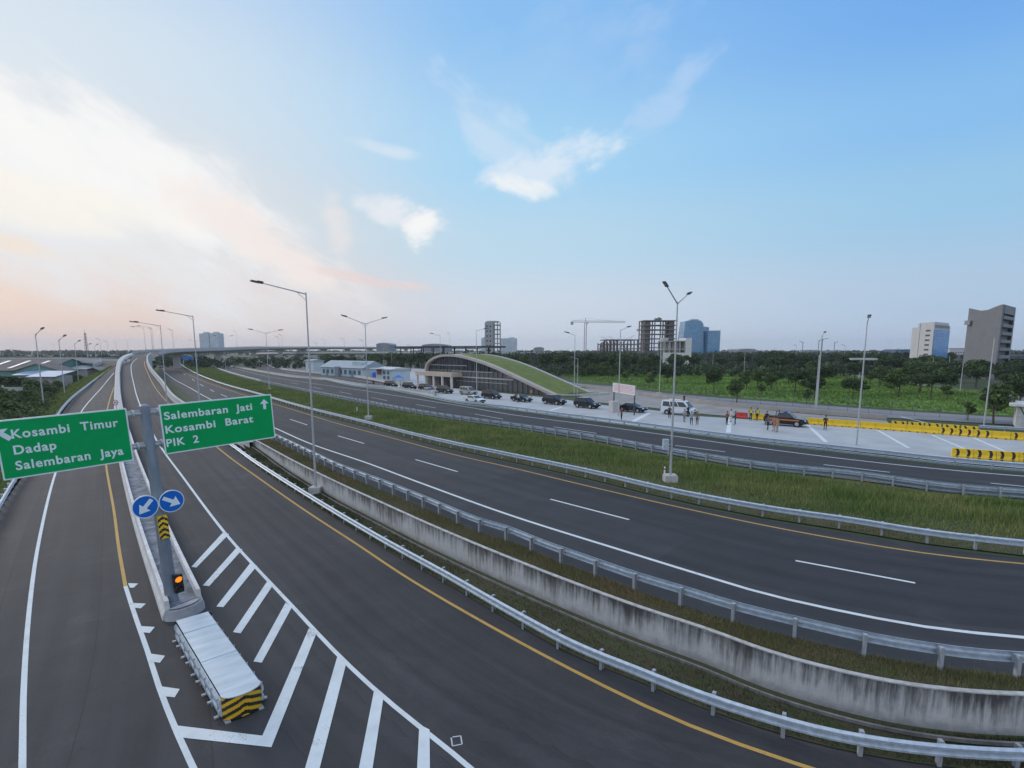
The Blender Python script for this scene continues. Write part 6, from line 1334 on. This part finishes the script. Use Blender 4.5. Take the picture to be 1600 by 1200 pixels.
person(1199.5, 672, 'walk', (.14, .15, .17), DK, 'person in a grey shirt walking past the tail of the pickup', -140)
person(1209, 674.5, 'stand', (.38, .20, .15), (.34, .22, .17), 'person in a pink outfit before the pickup', 90)
person(1214, 676, 'stand', (.36, .22, .13), (.38, .27, .20), 'person in a tan outfit nearest us before the pickup', 120)
person(1289, 672.5, 'fold', (.03, .025, .02), DK, 'person in black standing alone before the yellow barriers', 230)
person(809.7, 629.5, 'stand', (.55, .56, .58), DK, 'man in a white shirt standing before the black hatchback', -60)
person(830, 621, 'stand', (.32, .25, .16), KH, 'person in tan clothes behind the black hatchback', -90)
person(577, 604, 'stand', (.45, .45, .45), NV, 'person in a pale top at the tip of the toll lane', -60)
person(584, 604.5, 'stand', DK, DK, 'person in black at the tip of the toll lane', -60)
person(626, 606.5, 'stand', (.3, .33, .38), NV, 'person in a grey shirt by the leftmost parked cars', -60)
person(668, 590, 'stand', DK, DK, 'person in black at the left foot of the hall porch', -60)

# ------------------------------------------------------------------ trees
def crown_mesh(name, rx, rz_, nblob, nleaf, size, seed, m, flat=1.0):
    g = np.random.default_rng(seed); vs = []; 
    for k in range(nblob):
        while True:
            c_ = g.uniform(-1, 1, 3)
            if .15 < np.linalg.norm(c_) < 1: break
        c_ = c_ * np.array([rx * .74, rx * .74, rz_ * .72]); br_ = g.uniform(.24, .46) * rx
        n = int(nleaf * (br_ / rx / .35) ** 2); d = g.normal(size=(n, 3)); d /= np.linalg.norm(d, axis=1)[:, None]
        p = c_ + d * br_ * (g.uniform(.5, 1.05, n) ** .6)[:, None] * np.array([1, 1, flat * .75])
        a = g.normal(size=(n, 3)); a /= np.linalg.norm(a, axis=1)[:, None]; b = np.cross(a, g.normal(size=(n, 3))); b /= np.linalg.norm(b, axis=1)[:, None]
        s = size * g.uniform(.5, 1.3, n)[:, None]
        vs.append(np.stack([p - a * s - b * s * .5, p + a * s * .2 - b * s * .6, p + a * s + b * s * .5, p - a * s * .2 + b * s * .6], 1).reshape(-1, 3))
    V = np.concatenate(vs); Fc = np.arange(len(V)).reshape(-1, 4); o = raw_mesh(name, V, Fc, m); return o
TV = []
def tree_proto(i, H, rx, rz_, m, kind, nb=16, nl=110, size=.26):
    root = bpy.data.objects.new('tree', None); COL.objects.link(root)
    cz = H - rz_ * .95; cr = crown_mesh('crown', rx, rz_, nb, nl, size, 100 + i, m); cr.parent = root; cr.location = (0, 0, cz)
    g = random.Random(i); mb = MB(); k1 = Vector((g.uniform(-.2, .2), g.uniform(-.2, .2), cz * .55)); mb.chain([(0, 0, -.1), k1, Vector((k1.x * 1.5, k1.y * 1.5, cz))], [.20 * H / 8, .15 * H / 8, .08 * H / 8], 8)
    for q in range(6): a = q * 1.05 + g.random(); st = k1.lerp(Vector((k1.x * 1.5, k1.y * 1.5, cz)), g.uniform(.2, .9)); e = Vector((math.cos(a) * rx * .7, math.sin(a) * rx * .7, cz + g.uniform(-.2, .5) * rz_)); mb.chain([st, st.lerp(e, .5) + Vector((0, 0, .2)), e], [.09 * H / 8, .06 * H / 8, .025], 6)
    mb.build('trunk', BARK, root); root.hide_render = False; return root
protoT = [tree_proto(0, 7.5, 3.0, 2.3, LEAF, 0), tree_proto(1, 6.5, 2.6, 2.4, LEAF2, 1), tree_proto(2, 8.5, 3.4, 3.2, LEAF, 2, 20), tree_proto(3, 7.0, 3.8, 2.0, LEAF, 3, 18), tree_proto(4, 5.0, 2.0, 1.6, LEAF2, 4, 10, 90), tree_proto(5, 8.0, 2.6, 3.0, LEAF2, 5, 16)]
Hs = [7.5, 6.5, 8.5, 7.0, 5.0, 8.0]; used = [False] * 6
def tree(i, p, s, rz, label, group, sz=None):
    if not used[i]: o = protoT[i]; used[i] = True
    else: o = copy_tree(protoT[i])
    o.location = p; o.scale = (s, s, sz or s); o.rotation_euler = (0, 0, rz); tag(o, label, 'tree', group); return o
KINDL = ['dark broad tree', 'bright green bushy tree', 'dark tall dense tree', 'dark wide flat-topped tree', 'small light green tree', 'light green upright tree']
SPEC = [(1042, 601, 566, 2, 'dark dense tree right behind the white minibus'), (1114, 616, 577, 0, 'dark round-crowned tree standing alone in the field before the blue towers'), (1151, 629, 592, 1, 'light green bushy tree at the field edge above the red barrier'), (1015, 607, 585, 4, 'small tree left of the dense one behind the minibus'), (977, 598, 580, 4, 'small dark tree above the billboard'), (1190, 620, 600, 4, 'small dark shrub tree right of the light green bushy one'), (1212, 605, 580, 3, 'flat tree in the middle of the field'), (1272, 622, 584, 2, 'dark tree behind the twin lamp posts at the field edge'), (1260, 632, 606, 5, 'young light green tree at the foot of the twin lamp posts'), (1332, 624, 592, 3, 'wide dark tree left of the tall plaza-edge lamp'), (1552, 662, 600, 1, 'big bushy green tree beside the plain tall post at the right'), (1590, 640, 575, 2, 'dark dense tree under the annex at the right edge'), (1512, 657, 626, 5, 'thin young tree behind the plain yellow barriers'), (1525, 606, 574, 3, 'dark tree at the foot of the grey office block'), (1480, 603, 575, 0, 'dark tree below the white and blue tower'), (914, 588, 563, 0, 'dark tree behind the right tip of the grass roof'), (945, 592, 566, 1, 'light tree left of the billboard'), (1376, 603, 576, 0, 'dark tree right of the white disc canopy'), (1335, 596, 562, 2, 'dense dark tree under the white disc canopy'), (1435, 617, 584, 3, 'spreading tree beside the field path'), (1478, 627, 602, 4, 'small tree by the field path'), (1575, 625, 580, 0, 'dark tree left of the gatehouse'), (895, 587, 569, 4, 'small bush tree behind the hall tail'), (1232, 600, 576, 0, 'dark tree in mid field left of the twin lamp posts')]
for x, yb, yt, i, lab in SPEC:
    p = U(x, yb, 0); h = UD(800, yt, p.y).z; s = max(.3, h / Hs[i]); tree(i, p, s, random.random() * 6, lab, None)
GT = 'trees beyond the field'
spots = []
def band(n, x0, x1, Y0, Y1, hmin, hmax, avoid=None, base=0.0, kinds=(0, 2, 3, 0, 2, 1)):
    k = 0; t_ = 0
    while k < n and t_ < n * 30:
        t_ += 1; Y = 1 / random.uniform(1 / Y1, 1 / Y0); x = random.uniform(x0, x1); X = (x - 800) / 850 * Y
        if avoid and avoid(X, Y, x): continue
        if any((X - a) ** 2 + (Y - b) ** 2 < 9 for a, b in spots): continue
        spots.append((X, Y)); i = random.choice(kinds); h = random.uniform(hmin, hmax); s = h / Hs[i]
        tree(i, (X, Y, base), s * random.uniform(.95, 1.35), random.random() * 6, KINDL[i] + ' in the belt of trees beyond the field and the toll canopy', GT, s); k += 1
band(78, 860, 1640, 210, 420, 6.5, 9.5, lambda X, Y, x: (x > 1440 and Y < 215) or (1290 < x < 1500 and Y < 225))
band(34, 1180, 1640, 150, 230, 5, 8, lambda X, Y, x: Y < 10 * 850 / max(1, (np.interp(x, [1180, 1290, 1362, 1450, 1520, 1640], [572, 578, 586, 598, 607, 617]) - 548)))
band(30, 900, 1500, 112, 215, 3.2, 6.5, lambda X, Y, x: Y < 8500 / (np.interp(x, [860, 1026, 1240, 1500], [590, 609, 627, 645]) - 556), kinds=(0, 1, 3, 4, 5, 1))
band(50, 640, 1000, 240, 420, 7, 9.5, lambda X, Y, x: Y < 262 + (x - 640) * -.12)
band(26, 500, 700, 300, 430, 6, 8.5)
band(14, 310, 520, 330, 520, 3.5, 6, lambda X, Y, x: abs(X - np.interp(Y, [300, 370, 430, 500], [-190, -199, -203, -211])) < 10)
# far woods as masses to the horizon
def woods(name, n, x0, x1, Y0, Y1, hmin, hmax, lab, size=1.5, base=0.0, per=46, m=None, keep=None):
    g = np.random.default_rng(len(name) * 7 + n); Y = 1 / g.uniform(1 / Y1, 1 / Y0, n); xp = g.uniform(x0, x1, n); ok = keep(xp, Y) if keep else np.ones(n, bool); Y, xp = Y[ok], xp[ok]; n = len(Y); X = (xp - 800) / 850 * Y; h = g.uniform(hmin, hmax, n); r_ = h * g.uniform(.4, .6, n)
    c_ = np.repeat(np.stack([X, Y, base + h * .55], 1), per, 0); rr = np.repeat(r_, per); hh = np.repeat(h, per); d = g.normal(size=(n * per, 3)); d /= np.linalg.norm(d, axis=1)[:, None]
    p = c_ + d * np.stack([rr, rr, hh * .45], 1) * (g.uniform(.6, 1.05, n * per))[:, None]; a = g.normal(size=p.shape); a /= np.linalg.norm(a, axis=1)[:, None]; b = np.cross(a, g.normal(size=p.shape)); b /= np.linalg.norm(b, axis=1)[:, None]; s = (size * g.uniform(.5, 1.2, n * per))[:, None]
    V = np.stack([p - a * s - b * s * .5, p + a * s * .2 - b * s * .6, p + a * s + b * s * .5, p - a * s * .2 + b * s * .6], 1).reshape(-1, 3)
    o = raw_mesh(name, V, np.arange(len(V)).reshape(-1, 4), m or LEAF3); return tag(o, lab, 'woods', kind='stuff')
woods('far_woods', 1500, 600, 1700, 420, 1100, 6.5, 9.5, 'dark far-off wood along the right horizon', .9, per=60)
woods('horizon_woods', 2200, -150, 1800, 1100, 4500, 8, 12, 'thin blue-green line of woods on the horizon', 2.6, per=26)
woods('left_woods', 260, -60, 330, 330, 1000, 6, 9, 'dark trees and mounds on the left horizon', 1.0, base=-2, per=60)
woods('belt_undergrowth', 900, 700, 1700, 205, 430, 2.0, 5.0, 'dark undergrowth beneath the belt of trees beyond the field', .45, per=60)
woods('underbrush', 240, 300, 660, 300, 800, 2.5, 5.5, 'low green brush under the flyover', .7, per=50)
woods('weed_thicket', 900, -60, 150, 72, 200, 1.0, 3.2, 'dense green weeds and creepers between the exit ramp and the sheds', .22, base=-2.3, per=90, m=mat('weed_leaves', (.05, .075, .022), .9, 0, .3, .25, island=.45, col2=(.10, .13, .045)), keep=lambda x, Y: x < np.interp(Y, [72, 90, 111, 150, 196], [40, 66, 88, 112, 128]))
GL = 'shrubs left of the exit ramp'
sh_spots = [(8, 640, 4.0), (20, 660, 3.2), (40, 640, 3.6), (58, 652, 2.6), (30, 615, 4.6), (5, 612, 4.6), (50, 618, 4.0), (80, 622, 2.8), (92, 612, 3.0), (70, 606, 3.4), (112, 600, 4.6), (120, 602, 3.4), (132, 598, 4.6), (140, 596, 4.0), (150, 592, 4.0), (158, 588, 3.6), (164, 584, 3.4), (-10, 660, 4.0), (12, 690, 2.6), (-20, 620, 5.0), (45, 680, 2.2), (60, 600, 4.0), (36, 602, 4.6), (15, 600, 4.8), (-5, 600, 5)]
for k, (x, y, h) in enumerate(sh_spots):
    i = random.choice((1, 4, 0)); s = h / (Hs[i] * .72); o = tree(i, U(x, y, -2.2) + Vector((0, 0, -h * .28)), s * 1.15, random.random() * 6, ('tall leafy shrub' if i != 0 else 'dark leafy shrub') + ' in the thicket between the exit ramp and the sheds', GL, s); o['category'] = 'shrub'; o.name = 'shrub'

# ------------------------------------------------------------------ grass blades
def blades(name, A, B, n, hfun, wd, m, lab, zfun=None, tmin=0.0, tmax=1.0, near_bias=1.0, s_range=(0, 1)):
    A = np.array([tuple(p) for p in A]); B = np.array([tuple(p) for p in B]); g = np.random.default_rng(n)
    seg = len(A) - 1; mid_ = (A[:-1] + B[:-1]) / 2; ln = np.linalg.norm(np.diff((A + B) / 2, axis=0), axis=1); wdt = np.linalg.norm(A[:-1] - B[:-1], axis=1); w_ = ln * wdt / (np.linalg.norm(mid_[:, :2], axis=1) ** near_bias); w_[: int(seg * s_range[0])] = 0; w_[int(seg * s_range[1]):] = 0
    idx = g.choice(seg, n, p=w_ / w_.sum()); f = g.random(n)[:, None]; t = g.uniform(tmin, tmax, n); P = (A[idx] * (1 - f) + A[idx + 1] * f) * (1 - t[:, None]) + (B[idx] * (1 - f) + B[idx + 1] * f) * t[:, None]
    if zfun is not None: P[:, 2] += zfun(t)
    dist = np.linalg.norm(P[:, :2], axis=1); nz = np.sin(P[:, 0] * .9 + 1.3 * np.sin(P[:, 1] * .5)) * .5 + np.sin(P[:, 1] * 1.7 + P[:, 0] * .4) * .5
    h = hfun(t) * g.uniform(.45, 1.1, n) * (1 + .45 * nz); w0 = wd * g.uniform(.6, 1.4, n) * np.maximum(1, dist / 40)
    a = g.uniform(0, 2 * np.pi, n); dx, dy = np.cos(a), np.sin(a); lean = h * g.uniform(.05, .55, n); la = g.uniform(0, 2 * np.pi, n)
    b0 = P + np.stack([dx * w0, dy * w0, np.full(n, -.03)], 1); b1 = P - np.stack([dx * w0, dy * w0, np.full(n, .03)], 1)
    tip = P + np.stack([np.cos(la) * lean, np.sin(la) * lean, h], 1)
    V = np.stack([b0, b1, tip], 1).reshape(-1, 3); o = raw_mesh(name, V, np.arange(len(V)).reshape(-1, 3), m); return tag(o, lab, 'grass', kind='stuff')
zb_ = lambda t: .16 * np.sin(np.pi * np.minimum(1, t * 1.15))
na, fa = MEDIAN
blades('median_grass', na, fa, 190000, lambda t: .16 + .38 * np.clip((t - .15) * 3.5, 0, 1) * np.clip((.97 - t) * 6, .3, 1), .024, BLADE, 'tall unmown grass on the median between the two roads', zb_, .10, .92, 1.3)
blades('median_edge_grass', na, fa, 26000, lambda t: .16 + 0 * t, .025, BLADEB, 'short dry grass at the foot of the median guard rail', zb_, .01, .16, 1.5)
na, fa = pair(wall_top, spline([U(378, 662, 0)] + drop(R2_RAIL, RH), 1.0), 200)
blades('wall_top_grass', [Vector((p.x, p.y, .05)) for p in na], [Vector((p.x, p.y, .02)) for p in fa], 60000, lambda t: .14 + 0 * t, .012, BLADEB, 'short brown and green grass on top of the stained wall', None, .12, .92, 1.3)
na, fa = pair(side(spline(pxr(B_EDGE[:15]), 1.0), -0.12), we[::-1], 160)
blades('wall_foot_grass', lift(na, .03), lift(fa, .05), 50000, lambda t: .13 + 0 * t, .012, mat('low_green_grass', (0.04, 0.06, 0.02), .95, 0, .3, .6, island=.4, col2=(.075, .075, .035)), 'short green weeds at the foot of the stained wall', None, .02, .9, 1.3)
blades('bank_grass', oa, ob, 30000, lambda t: .35 + .3 * t, .03, BLADE, 'grass on the bank left of the exit ramp', None, .05, 1, 1.0)
fA = [U(x, y, -.02) for x, y in ((868, 579), (895, 594), (960, 601), (1026, 609.5), (1127, 619), (1240, 627), (1375, 637), (1500, 645), (1600, 650))]; fB = [U(x, y, -.02) for x, y in ((930, 568), (960, 570), (1010, 571), (1060, 572), (1140, 574), (1220, 576), (1300, 583), (1420, 600), (1560, 616))]
na, fa = resample(fA, n=60), resample(fB, n=60)
blades('field_grass', na, fa, 60000, lambda t: .45 + 0 * t, .08, mat('bright_grass', (.07, .145, .027), .9, 0, .3, .07, island=.35, col2=(.20, .32, .065)), 'lush green grass of the field beyond the side road', None, 0, 1, 1.0)

# ------------------------------------------------------------------ the hazy evening air
mb = MB(); mb.box((0, 3200, 70), (13000, 8800, 150)); hz = mb.build('haze', []); hm = bpy.data.materials.new('air'); hm.use_nodes = True; t = hm.node_tree; t.nodes.clear()
pv = N(t, 'ShaderNodeVolumePrincipled'); pv.inputs['Color'].default_value = (.86, .92, 1.0, 1); pv.inputs['Density'].default_value = 0.00012; pv.inputs['Anisotropy'].default_value = 0.2
t.links.new(pv.outputs[0], N(t, 'ShaderNodeOutputMaterial').inputs['Volume']); hz.data.materials.append(hm); tag(hz, 'thin blue evening haze over the whole plain', 'haze', kind='stuff')
